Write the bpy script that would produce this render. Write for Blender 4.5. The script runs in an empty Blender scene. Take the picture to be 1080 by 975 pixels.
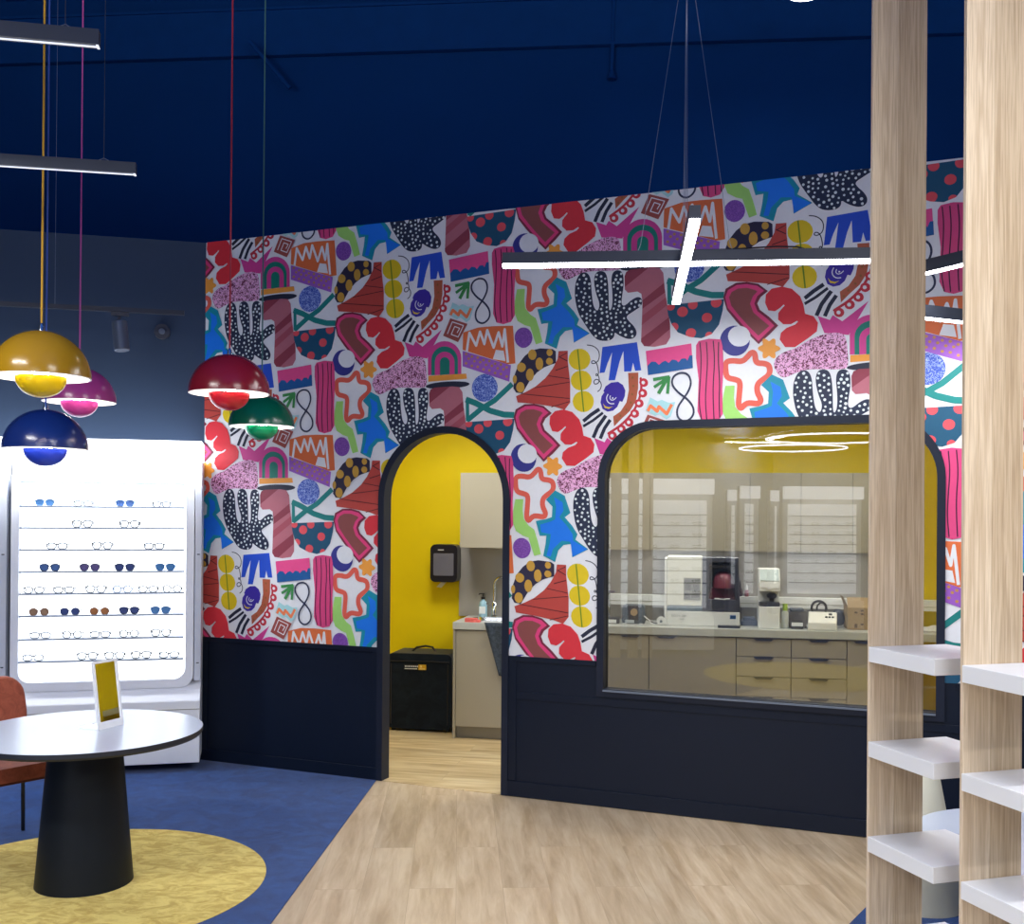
import bpy, bmesh, math, random
from math import pi, sin, cos, radians
from mathutils import Vector, Matrix
from mathutils.geometry import tessellate_polygon

LPOW = 96
UPOW = 120
UNDER = .9
HDR = 18
EXPO = 0.1
C = bpy.context.scene.collection
random.seed(7)

# ------------------------------------------------------------------ colour / materials
def lin(h):
    v = [int(h[i:i+2], 16) / 255 for i in (0, 2, 4)]
    return tuple((c / 12.92 if c <= .04045 else ((c + .055) / 1.055) ** 2.4) for c in v) + (1,)

def base(name):
    m = bpy.data.materials.new(name); m.use_nodes = True
    return m, m.node_tree.nodes, m.node_tree.links, m.node_tree.nodes['Principled BSDF']

def mat(name, h, rough=.5, metal=0, emit=None, power=0, var=.06, scale=6, bump=0, bscale=200, coat=0, spec=.5):
    """plain surface with slight procedural variation"""
    m, n, l, b = base(name)
    col = lin(h)
    nz = n.new('ShaderNodeTexNoise'); nz.inputs['Scale'].default_value = scale; nz.inputs['Detail'].default_value = 3
    tc = n.new('ShaderNodeTexCoord'); l.new(tc.outputs['Object'], nz.inputs['Vector'])
    mx = n.new('ShaderNodeMix'); mx.data_type = 'RGBA'
    mx.inputs[6].default_value = tuple(c * (1 - var) for c in col[:3]) + (1,)
    mx.inputs[7].default_value = tuple(min(1, c * (1 + var)) for c in col[:3]) + (1,)
    l.new(nz.outputs['Fac'], mx.inputs[0]); l.new(mx.outputs[2], b.inputs['Base Color'])
    b.inputs['Roughness'].default_value = rough; b.inputs['Metallic'].default_value = metal
    b.inputs['Coat Weight'].default_value = coat; b.inputs['Specular IOR Level'].default_value = spec
    if bump:
        nb = n.new('ShaderNodeTexNoise'); nb.inputs['Scale'].default_value = bscale; l.new(tc.outputs['Object'], nb.inputs['Vector'])
        bp = n.new('ShaderNodeBump'); bp.inputs['Strength'].default_value = bump; bp.inputs['Distance'].default_value = .003
        l.new(nb.outputs['Fac'], bp.inputs['Height']); l.new(bp.outputs['Normal'], b.inputs['Normal'])
    if power:
        b.inputs['Emission Color'].default_value = lin(emit or h); b.inputs['Emission Strength'].default_value = power
    return m

def wood(name, a, b_, c_, sx=9, sy=9, sz=.55, rough=.5):
    m, n, l, b = base(name)
    tc = n.new('ShaderNodeTexCoord'); mp = n.new('ShaderNodeMapping'); mp.inputs['Scale'].default_value = (sx, sy, sz)
    l.new(tc.outputs['Object'], mp.inputs['Vector'])
    n1 = n.new('ShaderNodeTexNoise'); n1.inputs['Scale'].default_value = 2.2; n1.inputs['Detail'].default_value = 5; n1.inputs['Distortion'].default_value = .6
    l.new(mp.outputs['Vector'], n1.inputs['Vector'])
    wv = n.new('ShaderNodeMath'); wv.operation = 'MULTIPLY'; wv.inputs[1].default_value = 26; l.new(n1.outputs['Fac'], wv.inputs[0])
    sn = n.new('ShaderNodeMath'); sn.operation = 'SINE'; l.new(wv.outputs[0], sn.inputs[0])
    rmp = n.new('ShaderNodeMapRange'); rmp.inputs['From Min'].default_value = -1; l.new(sn.outputs[0], rmp.inputs['Value'])
    n2 = n.new('ShaderNodeTexNoise'); n2.inputs['Scale'].default_value = 14; n2.inputs['Detail'].default_value = 4; l.new(mp.outputs['Vector'], n2.inputs['Vector'])
    x1 = n.new('ShaderNodeMix'); x1.data_type = 'RGBA'; x1.inputs[6].default_value = lin(b_); x1.inputs[7].default_value = lin(a)
    l.new(rmp.outputs[0], x1.inputs[0])
    x2 = n.new('ShaderNodeMix'); x2.data_type = 'RGBA'; x2.inputs[7].default_value = lin(c_)
    mr = n.new('ShaderNodeMapRange'); mr.inputs['From Min'].default_value = .45; mr.inputs['From Max'].default_value = .75; mr.inputs['To Max'].default_value = .7
    l.new(n2.outputs['Fac'], mr.inputs['Value']); l.new(mr.outputs[0], x2.inputs[0]); l.new(x1.outputs[2], x2.inputs[6])
    l.new(x2.outputs[2], b.inputs['Base Color']); b.inputs['Roughness'].default_value = rough
    return m

def planks(name, rot, cols, pw=.225, pl=1.7, rough=.42):
    """plank floor: long boards with their own tone, stretched grain and soft blotches"""
    m, n, l, b = base(name)
    tc = n.new('ShaderNodeTexCoord'); mp = n.new('ShaderNodeMapping'); mp.inputs['Rotation'].default_value = (0, 0, rot)
    l.new(tc.outputs['Object'], mp.inputs['Vector'])
    br = n.new('ShaderNodeTexBrick'); br.inputs['Scale'].default_value = 1; br.inputs['Brick Width'].default_value = pl; br.inputs['Row Height'].default_value = pw
    br.inputs['Mortar Size'].default_value = .0012; br.inputs['Mortar Smooth'].default_value = .3; br.offset = .37
    br.inputs['Color1'].default_value = (0, 0, 0, 1); br.inputs['Color2'].default_value = (1, 1, 1, 1); br.inputs['Mortar'].default_value = (.2, .2, .2, 1); br.inputs['Bias'].default_value = 0
    l.new(mp.outputs['Vector'], br.inputs['Vector'])
    mp2 = n.new('ShaderNodeMapping'); mp2.inputs['Scale'].default_value = (.7, 6, 1); l.new(mp.outputs['Vector'], mp2.inputs['Vector'])
    ad = n.new('ShaderNodeVectorMath'); ad.operation = 'ADD'; sc = n.new('ShaderNodeVectorMath'); sc.operation = 'SCALE'; sc.inputs['Scale'].default_value = 17
    l.new(br.outputs['Color'], sc.inputs[0]); l.new(mp2.outputs['Vector'], ad.inputs[0]); l.new(sc.outputs[0], ad.inputs[1])
    n1 = n.new('ShaderNodeTexNoise'); n1.inputs['Scale'].default_value = 2.6; n1.inputs['Detail'].default_value = 7; n1.inputs['Roughness'].default_value = .58; n1.inputs['Distortion'].default_value = .35
    l.new(ad.outputs[0], n1.inputs['Vector'])
    rp = n.new('ShaderNodeValToRGB'); e = rp.color_ramp.elements
    e[0].position = .33; e[0].color = lin(cols[0]); e[1].position = .68; e[1].color = lin(cols[2]); k = e.new(.5); k.color = lin(cols[1])
    l.new(n1.outputs['Fac'], rp.inputs['Fac'])
    mx = n.new('ShaderNodeMix'); mx.data_type = 'RGBA'; mx.blend_type = 'MULTIPLY'; mx.inputs[0].default_value = .16
    l.new(rp.outputs['Color'], mx.inputs[6]); l.new(br.outputs['Color'], mx.inputs[7])
    m2 = n.new('ShaderNodeMix'); m2.data_type = 'RGBA'; m2.inputs[7].default_value = lin('8E7A62'); ml = n.new('ShaderNodeMath'); ml.operation = 'MULTIPLY'; ml.inputs[1].default_value = .45
    l.new(br.outputs['Fac'], ml.inputs[0]); l.new(ml.outputs[0], m2.inputs[0]); l.new(mx.outputs[2], m2.inputs[6])
    l.new(m2.outputs[2], b.inputs['Base Color']); b.inputs['Roughness'].default_value = rough
    return m

def carpet(name, a, b_, scale, rough=.95, detail=6, lo=.4, hi=.62, bump=.6, aniso=(1, 1, 1), c_=None):
    m, n, l, b = base(name)
    tc = n.new('ShaderNodeTexCoord'); mp = n.new('ShaderNodeMapping'); mp.inputs['Scale'].default_value = aniso; l.new(tc.outputs['Object'], mp.inputs['Vector'])
    n1 = n.new('ShaderNodeTexNoise'); n1.inputs['Scale'].default_value = scale; n1.inputs['Detail'].default_value = detail; n1.inputs['Distortion'].default_value = 1.2; n1.inputs['Roughness'].default_value = .65
    l.new(mp.outputs['Vector'], n1.inputs['Vector'])
    rp = n.new('ShaderNodeValToRGB'); e = rp.color_ramp.elements; e[0].position = lo; e[0].color = lin(a); e[1].position = hi; e[1].color = lin(b_)
    l.new(n1.outputs['Fac'], rp.inputs['Fac']); l.new(rp.outputs['Color'], b.inputs['Base Color'])
    nb = n.new('ShaderNodeTexNoise'); nb.inputs['Scale'].default_value = 260; l.new(tc.outputs['Object'], nb.inputs['Vector'])
    bp = n.new('ShaderNodeBump'); bp.inputs['Strength'].default_value = bump; bp.inputs['Distance'].default_value = .006
    l.new(nb.outputs['Fac'], bp.inputs['Height']); l.new(bp.outputs['Normal'], b.inputs['Normal'])
    b.inputs['Roughness'].default_value = rough; b.inputs['Specular IOR Level'].default_value = .1
    b.inputs['Sheen Weight'].default_value = .15
    return m

def speckle(name, a, b_, scale, mode='vor', stretch=(1, 1, 1), th=.5):
    m, n, l, b = base(name)
    tc = n.new('ShaderNodeTexCoord'); mp = n.new('ShaderNodeMapping'); mp.inputs['Scale'].default_value = stretch; l.new(tc.outputs['Object'], mp.inputs['Vector'])
    if mode == 'vor':
        t = n.new('ShaderNodeTexVoronoi'); t.inputs['Scale'].default_value = scale; t.feature = 'DISTANCE_TO_EDGE'; l.new(mp.outputs['Vector'], t.inputs['Vector']); o = t.outputs['Distance']
    else:
        t = n.new('ShaderNodeTexNoise'); t.inputs['Scale'].default_value = scale; t.inputs['Detail'].default_value = 1; t.inputs['Distortion'].default_value = 1.5; l.new(mp.outputs['Vector'], t.inputs['Vector']); o = t.outputs['Fac']
    rp = n.new('ShaderNodeValToRGB'); rp.color_ramp.interpolation = 'CONSTANT'; e = rp.color_ramp.elements; e[0].color = lin(a); e[1].position = th; e[1].color = lin(b_)
    l.new(o, rp.inputs['Fac']); l.new(rp.outputs['Color'], b.inputs['Base Color']); b.inputs['Roughness'].default_value = .55
    return m

def glass(name, tint, refl=.05, rough=0.0):
    """architectural pane: tinted see-through with a two-sided Fresnel reflection"""
    m, n, l, b = base(name); n.remove(b)
    tr = n.new('ShaderNodeBsdfTransparent'); tr.inputs['Color'].default_value = lin(tint)
    gl = n.new('ShaderNodeBsdfGlossy'); gl.inputs['Roughness'].default_value = rough
    lw = n.new('ShaderNodeLayerWeight'); lw.inputs['Blend'].default_value = .5
    pw = n.new('ShaderNodeMath'); pw.operation = 'POWER'; pw.inputs[1].default_value = 5; l.new(lw.outputs['Facing'], pw.inputs[0])
    mr = n.new('ShaderNodeMapRange'); mr.inputs['To Min'].default_value = refl; mr.inputs['To Max'].default_value = 1; l.new(pw.outputs[0], mr.inputs['Value'])
    ms = n.new('ShaderNodeMixShader'); l.new(mr.outputs[0], ms.inputs[0]); l.new(tr.outputs[0], ms.inputs[1]); l.new(gl.outputs[0], ms.inputs[2])
    l.new(ms.outputs[0], n['Material Output'].inputs['Surface'])
    return m

M = {}
M['print'] = None
def attrmat():
    m, n, l, b = base('mural_ink')
    a = n.new('ShaderNodeVertexColor'); a.layer_name = 'ink'
    nz = n.new('ShaderNodeTexNoise'); nz.inputs['Scale'].default_value = 40
    tc = n.new('ShaderNodeTexCoord'); l.new(tc.outputs['Object'], nz.inputs['Vector'])
    mr = n.new('ShaderNodeMapRange'); mr.inputs['To Min'].default_value = .96; mr.inputs['To Max'].default_value = 1.04; l.new(nz.outputs['Fac'], mr.inputs['Value'])
    vm = n.new('ShaderNodeVectorMath'); vm.operation = 'SCALE'; l.new(a.outputs['Color'], vm.inputs[0]); l.new(mr.outputs[0], vm.inputs['Scale'])
    l.new(vm.outputs[0], b.inputs['Base Color']); b.inputs['Roughness'].default_value = .5; b.inputs['Specular IOR Level'].default_value = .35
    return m
M['ink'] = attrmat()
M['rice'] = speckle('rice_print', 'EBB0D8', '6E1F48', 70, 'noise', (1, 1, 1), .53)
M['ball'] = speckle('blue_squiggle_print', '2F4FB4', '9FB4E8', 95, 'noise', (1, 1, 1), .54)
M['speckle'] = speckle('purple_speckle_print', '6B3596', '8C55B4', 150, 'noise', (1, 1, 1), .5)
M['dark'] = mat('dark_panel_paint', '0F1829', .4, var=.04, spec=.22)
M['frame'] = mat('dark_frame_paint', '181F30', .45, var=.04, spec=.25)
M['slate'] = mat('slate_wall_paint', '3A4B64', .7, var=.04, spec=.25)
M['navy'] = mat('navy_shell_paint', '083C80', .85, var=.08, scale=1.5, spec=.1)
M['navydeck'] = mat('navy_deck_paint', '064088', .8, var=.1, spec=.15)
M['yellow'] = mat('yellow_wall_paint', 'E6CC00', .6, var=.02, spec=.3)
M['white'] = mat('white_laminate', 'ECEEF2', .35, var=.01)
M['whiteframe'] = mat('white_frame_laminate', 'EDF0F8', .35, var=.01)
M['greywall'] = mat('slate_grey_paint', '56606E', .6, var=.03)
M['greige'] = mat('greige_laminate', 'A9A392', .35, var=.02)
M['greige2'] = mat('greige_laminate_edge', '8E897B', .4, var=.02)
M['splash'] = mat('grey_splashback', 'A6A39E', .4, var=.02)
M['worktop'] = mat('pale_grey_worktop', 'C4C8C4', .3, var=.03)
M['black'] = mat('black_metal', '14161A', .4, metal=.0, var=.05)
M['blackplastic'] = mat('black_plastic', '222026', .3, var=.05)
M['tablebase'] = mat('charcoal_table_base', '0D141D', .5, var=.05, spec=.25)
M['tabletop'] = mat('pale_laminate_tabletop', 'BFC9DA', .22, var=.01, spec=.6)
M['tableedge'] = mat('dark_table_edge', '23262E', .45, var=.05)
M['velvet'] = carpet('rust_velvet', '7C3E30', 'AA5E48', 14, .8, lo=.3, hi=.75, bump=.1)
M['floor'] = planks('oak_plank_floor', radians(90) - .05, ('AA9374', 'BEA88A', 'CEBB9E'))
M['floor2'] = planks('oak_plank_floor_across', radians(10), ('B59C72', 'D0B98E', 'E2D0A8'))
M['carpet'] = carpet('blue_carpet', '0B2C62', '174684', 7, lo=.3, hi=.72)
M['rug'] = carpet('mottled_gold_carpet', 'BC9F48', 'DCC76E', 11, lo=.4, hi=.6, aniso=(.8, 1.2, 1))
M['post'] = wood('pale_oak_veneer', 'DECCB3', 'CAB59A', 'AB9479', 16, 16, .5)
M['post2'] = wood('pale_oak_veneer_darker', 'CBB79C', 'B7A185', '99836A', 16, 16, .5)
M['postedge'] = wood('pale_oak_veneer_edge', 'E3D0B2', 'D2BC9A', 'B59F80')
M['shelf'] = mat('white_shelf_lacquer', 'E4E7EC', .35, var=.005)
M['alu'] = mat('dark_anodised_profile', '3A3F4C', .4, metal=.3, var=.05)
M['grey'] = mat('grey_metal', '6C7686', .4, metal=.4, var=.05)
M['chrome'] = mat('chrome', 'D0D4D8', .12, metal=1, var=.02)
M['led'] = mat('white_led_diffuser', 'FFFFFF', .4, emit='F4F6FF', power=14)
M['panel'] = mat('panel_diffuser', 'FFFFFF', .4, emit='FFFDF4', power=4)
M['ledoff'] = mat('led_diffuser_edge', '8C94A6', .4, emit='E8EEFF', power=1.0)
M['glow'] = mat('lit_display_panel', 'FFFFFF', .4, emit='F2F8FF', power=2.4)
M['glow2'] = mat('lit_display_header', 'FFFFFF', .4, emit='F4F8FF', power=3.4)
M['wire'] = mat('steel_wire', '8A93A6', .35, metal=.6, var=.05)
M['mirror'] = mat('mirror_glass', 'E8E8E8', .01, metal=1, var=0)
M['pane'] = glass('tinted_window_pane', 'E2E2E0', .055)
M['clear'] = glass('clear_lens', 'FAFCFD', .03)
M['plastic'] = mat('white_plastic', 'E9ECEA', .35, var=.01)
M['grey_plastic'] = mat('slate_plastic', '4C5563', .4, var=.03)
M['gunmetal'] = mat('dark_grey_plastic', '3E414E', .35, var=.03)

# ------------------------------------------------------------------ mesh builder
class MB:
    def __init__(s): s.v = []; s.f = []; s.m = []; s.cm = 0
    def add(s, vs, fs):
        o = len(s.v); s.v += [tuple(v) for v in vs]; s.f += [tuple(i + o for i in f) for f in fs]; s.m += [s.cm] * len(fs); return s
    def box(s, x0, y0, z0, x1, y1, z1, rot=None):
        vs = [Vector((x, y, z)) for z in (z0, z1) for y in (y0, y1) for x in (x0, x1)]
        if rot is not None:
            c = Vector(((x0 + x1) / 2, (y0 + y1) / 2, (z0 + z1) / 2)); vs = [rot @ (v - c) + c for v in vs]
        return s.add(vs, [(0, 2, 3, 1), (4, 5, 7, 6), (0, 1, 5, 4), (2, 6, 7, 3), (0, 4, 6, 2), (1, 3, 7, 5)])
    def prism(s, poly, z0, z1, axis='z', holes=()):
        """extrude a 2D polygon (with holes) between two offsets"""
        loops = [list(poly)] + [list(h) for h in holes]
        def P(a, b, c): return {'z': (a, b, c), 'y': (a, c, b), 'x': (c, a, b)}[axis]
        flat = [p for lp in loops for p in lp]
        tris = tessellate_polygon([[Vector((a, b, 0)) for a, b in lp] for lp in loops])
        n = len(flat); vs = [P(a, b, z0) for a, b in flat] + [P(a, b, z1) for a, b in flat]
        fs = []
        for t in tris: fs.append(tuple(t)); fs.append(tuple(i + n for i in reversed(t)))
        k = 0
        for lp in loops:
            q = len(lp)
            for i in range(q):
                j = (i + 1) % q; fs.append((k + i, k + j, k + j + n, k + i + n))
            k += q
        return s.add(vs, fs)
    def tube(s, pts, r, n=8, closed=False, cap=True):
        pts = [Vector(p) for p in pts]; L = len(pts)
        rs = r if isinstance(r, (list, tuple)) else [r] * L
        vs = []; up = None
        for i, p in enumerate(pts):
            if closed: t = (pts[(i + 1) % L] - pts[i - 1])
            else: t = pts[min(i + 1, L - 1)] - pts[max(i - 1, 0)]
            t.normalize()
            if up is None:
                up = Vector((0, 0, 1)) if abs(t.z) < .9 else Vector((1, 0, 0))
            a = t.cross(up)
            if a.length < 1e-6: a = t.cross(Vector((0, 1, 0)))
            a.normalize(); b = a.cross(t).normalized(); up = b
            for k in range(n):
                w = 2 * pi * k / n; vs.append(p + (a * cos(w) + b * sin(w)) * rs[i])
        fs = []
        for i in range(L if closed else L - 1):
            for k in range(n):
                a0 = i * n + k; a1 = i * n + (k + 1) % n; j = (i + 1) % L
                fs.append((a0, a1, j * n + (k + 1) % n, j * n + k))
        if cap and not closed: fs.append(tuple(range(n - 1, -1, -1))); fs.append(tuple((L - 1) * n + k for k in range(n)))
        return s.add(vs, fs)
    def lathe(s, prof, n=40, c=(0, 0, 0), sx=1, sy=1, cap=True):
        vs = []; fs = []; L = len(prof)
        for r, z in prof:
            for k in range(n):
                w = 2 * pi * k / n; vs.append((c[0] + r * cos(w) * sx, c[1] + r * sin(w) * sy, c[2] + z))
        for i in range(L - 1):
            for k in range(n): fs.append((i * n + k, i * n + (k + 1) % n, (i + 1) * n + (k + 1) % n, (i + 1) * n + k))
        if cap and prof[0][0] > 1e-6: fs.append(tuple(range(n - 1, -1, -1)))
        if cap and prof[-1][0] > 1e-6: fs.append(tuple((L - 1) * n + k for k in range(n)))
        return s.add(vs, fs)
    def build(s, name, mt, parent=None, loc=None, rz=None, smooth=False, bevel=0, seg=2):
        me = bpy.data.meshes.new(name); me.from_pydata(s.v, [], s.f)
        for q in (mt if isinstance(mt, (list, tuple)) else [mt]): me.materials.append(q)
        if any(s.m): me.polygons.foreach_set('material_index', s.m)
        bm = bmesh.new(); bm.from_mesh(me); bmesh.ops.remove_doubles(bm, verts=bm.verts, dist=1e-6)
        bmesh.ops.recalc_face_normals(bm, faces=bm.faces); bm.to_mesh(me); bm.free()
        if smooth:
            me.polygons.foreach_set('use_smooth', [True] * len(me.polygons))
            try: me.set_sharp_from_angle(angle=radians(smooth if smooth is not True else 40))
            except Exception: pass
        o = bpy.data.objects.new(name, me); C.objects.link(o)
        if parent: o.parent = parent
        if loc: o.location = loc
        if rz is not None: o.rotation_euler = (0, 0, rz)
        if bevel:
            md = o.modifiers.new('edge', 'BEVEL'); md.width = bevel; md.segments = seg; md.limit_method = 'ANGLE'; md.angle_limit = radians(35)
        return o

def tag(o, label, cat, group=None):
    o['label'] = label; o['category'] = cat
    if group: o['group'] = group
    return o
def thing(name, label, cat, loc=(0, 0, 0), rz=0, group=None):
    o = bpy.data.objects.new(name, None); o.empty_display_size = .1; C.objects.link(o)
    o.location = loc; o.rotation_euler = (0, 0, rz)
    return tag(o, label, cat, group)
def struct(o): o['kind'] = 'structure'; return o
def copy_tree(o, parent=None):
    c = o.copy(); C.objects.link(c); c.parent = parent
    for ch in [x for x in bpy.data.objects if x.parent == o]: copy_tree(ch, c)
    return c
def rr(x0, y0, x1, y1, r, n=6):
    """rounded rectangle outline"""
    out = []
    for cx, cy, a in ((x1 - r, y1 - r, 0), (x0 + r, y1 - r, 90), (x0 + r, y0 + r, 180), (x1 - r, y0 + r, 270)):
        for i in range(n + 1):
            t = radians(a + 90 * i / n); out.append((cx + r * cos(t), cy + r * sin(t)))
    return out
def area(name, loc, sx, sy, power, rot=(0, 0, 0), col=(1, 1, 1), spread=None):
    d = bpy.data.lights.new(name, 'AREA'); d.shape = 'RECTANGLE'; d.size = sx; d.size_y = sy; d.energy = power; d.color = col
    if spread: d.spread = radians(spread)
    o = bpy.data.objects.new(name, d); C.objects.link(o); o.location = loc; o.rotation_euler = rot
    return o
def text(body, size, mt, parent, name, loc, rot, depth=.0006):
    cu = bpy.data.curves.new(name, 'FONT'); cu.body = body; cu.size = size; cu.extrude = depth; cu.align_x = 'LEFT'
    t = bpy.data.objects.new(name, cu); C.objects.link(t)
    dg = bpy.context.evaluated_depsgraph_get(); me = bpy.data.meshes.new_from_object(t.evaluated_get(dg)); bpy.data.objects.remove(t)
    me.materials.append(mt); o = bpy.data.objects.new(name, me); C.objects.link(o); o.parent = parent; o.location = loc; o.rotation_euler = rot
    return o

# ------------------------------------------------------------------ measured frames of the place (metres)
AL, BE, GA = .3912, .2391, -.1755
CX, CY = -2.245, 7.708                 # room corner between the mural wall and the slate wall
HT, HW = 3.767, .893                   # wall height, wainscot height
CORNER = (CX, CY, 0)
def wallpt(u, d=0): return (CX + u * cos(AL) - d * sin(AL), CY - u * sin(AL) - d * cos(AL))     # d towards the shop
def leftpt(u, d=0): return (CX - u * cos(BE) + d * sin(BE), CY - u * sin(BE) - d * cos(BE))
CO = (0, 8.4157, 0)
def coupt(s, d=0): return (s * cos(GA) - d * sin(GA), 8.4157 + s * sin(GA) + d * cos(GA))         # d away from the shop

# ------------------------------------------------------------------ floor, carpet, rugs
b = MB(); b.box(-7, -8, -.06, 7, 10.6, -.004)
struct(b.build('floor', M['floor']))
b = MB()
p = [wallpt(1.50, -.0), wallpt(2.42, -.0), wallpt(7, 0), (5.5, 10.4), (-3.5, 10.4), wallpt(-.0, -.3), wallpt(1.2, -.1)]
b.prism(p, -.004, .0); struct(b.build('floor_back_room', M['floor2']))
# blue carpet under the consultation tables
b = MB(); b.prism([wallpt(1.452, 0), CORNER[:2], leftpt(3.2, 0), (-6.9, 6.0), (-6.9, -7.9), (-1.65, -7.9), (-1.04, 4.62)], -.004, .001)
tag(b.build('carpet', M['carpet']), 'blue carpet laid under the round table beside the wooden walkway', 'carpet')
b = MB(); b.prism([(.2, 2.78), (.95, 3.87), (1.5, 4.67), (1.66, 4.90), (2.28, 5.79), wallpt(6.9, 0), (6.9, 2.78)], -.004, .001)
tag(b.build('carpet', M['carpet']), 'corner of blue carpet beneath the white shelves at the right', 'carpet')
b = MB(); b.lathe([(0, 0), (.867, 0), (.867, .002), (0, .002)], 96)
tag(b.build('round_rug', M['rug'], loc=(-2.0636, 5.1186, .001)), 'mottled gold round rug beneath the pedestal table', 'rug')
b = MB(); b.lathe([(0, 0), (1.1, 0), (1.1, .002), (0, .002)], 96)
tag(b.build('round_rug', M['rug'], loc=(-1.345, .767, .001)), 'second gold round rug, seen only mirrored in the window glass', 'rug')

# ------------------------------------------------------------------ shop shell
b = MB(); b.prism([(-7, 10.63), (7, 9.37), (7, 9.52), (-7, 10.78)], 0, 7.2); struct(b.build('wall_outer', M['navy']))
b = MB(); b.box(-7.1, -8, 0, -7, 10.6, 7.2); struct(b.build('wall_left_outer', M['greywall']))
b = MB(); b.box(7, -8, 0, 7.1, 10.6, 7.2); struct(b.build('wall_right_outer', M['greywall']))
b = MB(); b.box(-7, -8.1, 0, 7, -8, 7.2); struct(b.build('wall_front', M['greywall']))
# corrugated deck ceiling
b = MB(); prof = []; x = -7.0
while x < 7: prof += [(x, 6.85), (x + .19, 6.85), (x + .205, 6.91), (x + .265, 6.91), (x + .28, 6.85)]; x += .28
prof = prof + [(x, 7.0), (-7, 7.0)]
b.prism(prof, -8.1, 10.7, 'y'); struct(b.build('ceiling', M['navydeck']))
# roof beam in front of the outer wall
bm_ = thing('roof_beam', 'navy steel roof beam running along the top of the blue wall', 'beam', (0, 9.95, 6.2), -.09)
b = MB(); b.box(-6.9, -.03, 0, 6.9, .035, .02); b.build('bottom_flange', M['navydeck'], bm_)
b = MB(); b.box(-6.9, -.01, .02, 6.9, .01, .44); b.build('web', M['navydeck'], bm_)
b = MB(); b.box(-6.9, -.03, .44, 6.9, .035, .465); b.build('top_flange', M['navydeck'], bm_)
b = MB(); b.tube([(-2.50, 9.93, 6.24), (-2.12, 9.93, 5.8)], .022, 8); b.cm = 0
tag(b.build('brace', M['navydeck']), 'short slanting navy brace below the roof beam at the left', 'brace')
b = MB(); b.tube([(.92, 9.86, 6.8495), (.90, 9.86, 5.95)], .02, 8); b.lathe([(.0, 0), (.045, 0), (.03, .05), (.02, .08)], 12, (.90, 9.86, 5.88))
tag(b.build('sprinkler_pipe', M['navydeck']), 'thin vertical sprinkler pipe hanging against the upper blue wall', 'pipe')
for k, (x0, y0, x1) in enumerate([(-6.9, 8.6, 6.9)]):
    b = MB(); b.tube([(x0, y0 + .3, 6.6), (x1, y0 - .6, 6.6)], .03, 8)
    tag(b.build('conduit', M['navydeck']), 'long navy conduit running under the roof deck', 'pipe')

# slate wall at the left
b = MB(); b.prism([leftpt(0, 0), leftpt(3.6, 0), leftpt(3.6, -.12), leftpt(-.06, -.12)], 0, HT); struct(b.build('wall_left', M['slate']))

# ------------------------------------------------------------------ mural wall with arched doorway and window
T = .075
def archpts(r, cx=1.935, cz=1.898, n=28): return [(cx + r * cos(pi * i / n), cz + r * sin(pi * i / n)) for i in range(n + 1)]
def dooropen(r): return [(1.935 + r, 0)] + archpts(r) + [(1.935 - r, 0)]
def winout(m, n=12):
    """window outline grown by m: square bottom corners, rounded top corners"""
    x0, x1, z0, z1, R = 3.052 - m, 4.957 + m, .725 - m, 2.330 + m, .31 + m
    o = [(x0, z0), (x1, z0)]
    o += [(x1 - R + R * cos(pi / 2 * i / n), z1 - R + R * sin(pi / 2 * i / n)) for i in range(n + 1)]
    o += [(x0 + R + R * cos(pi / 2 + pi / 2 * i / n), z1 - R + R * sin(pi / 2 + pi / 2 * i / n)) for i in range(n + 1)]
    return o
outer = [(-.02, 0)] + list(reversed(dooropen(.46)))[0:] + [(7.2, 0), (7.2, HT), (-.02, HT)]
b = MB(); b.prism(outer, 0, T, 'y', holes=[winout(.03)])
wall = struct(b.build('wall_right', M['dark'], loc=CORNER, rz=-AL))
# arch frame and window frame (structure trims)
b = MB(); o_ = dooropen(.48); i_ = dooropen(.435)
b.prism(o_ + list(reversed(i_)), -.014, T + .012, 'y'); fr = b.build('door_1', M['frame'], loc=CORNER, rz=-AL, smooth=50); struct(fr)
b = MB(); b.prism(winout(.045), -.016, T + .01, 'y', holes=[winout(0)]); wf = struct(b.build('window_1', M['frame'], loc=CORNER, rz=-AL, smooth=50))
b = MB(); b.prism(winout(.002), .03, .038, 'y'); gl = b.build('window_pane', M['pane'], wf); gl['label'] = 'tinted glass pane'
b = MB(); b.box(3.052, -.03, .712, 4.957, .0, .722); b.build('window_sill', M['grey'], wf)
# raised wainscot rails, panel line and skirting
def rail(name, boxes):
    b = MB()
    for u0, z0, u1, z1, d in boxes: b.box(u0, -d, z0, u1, 0, z1)
    struct(b.build(name, M['dark'], loc=CORNER, rz=-AL, bevel=.0015))
rail('trim_1', [(0, HW - .03, 1.455, HW + .002, .009), (0, .0, .05, HW, .007), (1.415, .08, 1.455, HW - .03, .007)])
rail('baseboard_left', [(0, 0, 1.455, .082, .013)])
rail('trim_2', [(2.415, HW - .03, 3.0, HW + .002, .009), (2.415, .1, 2.47, HW - .03, .007), (2.47, .62, 7, .665, .006), (5.06, HW - .03, 7, HW + .002, .009), (3.0, .665, 3.0 + .0, .7, .006)][:4])
rail('baseboard_right', [(2.415, 0, 7, .095, .013)])

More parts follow.
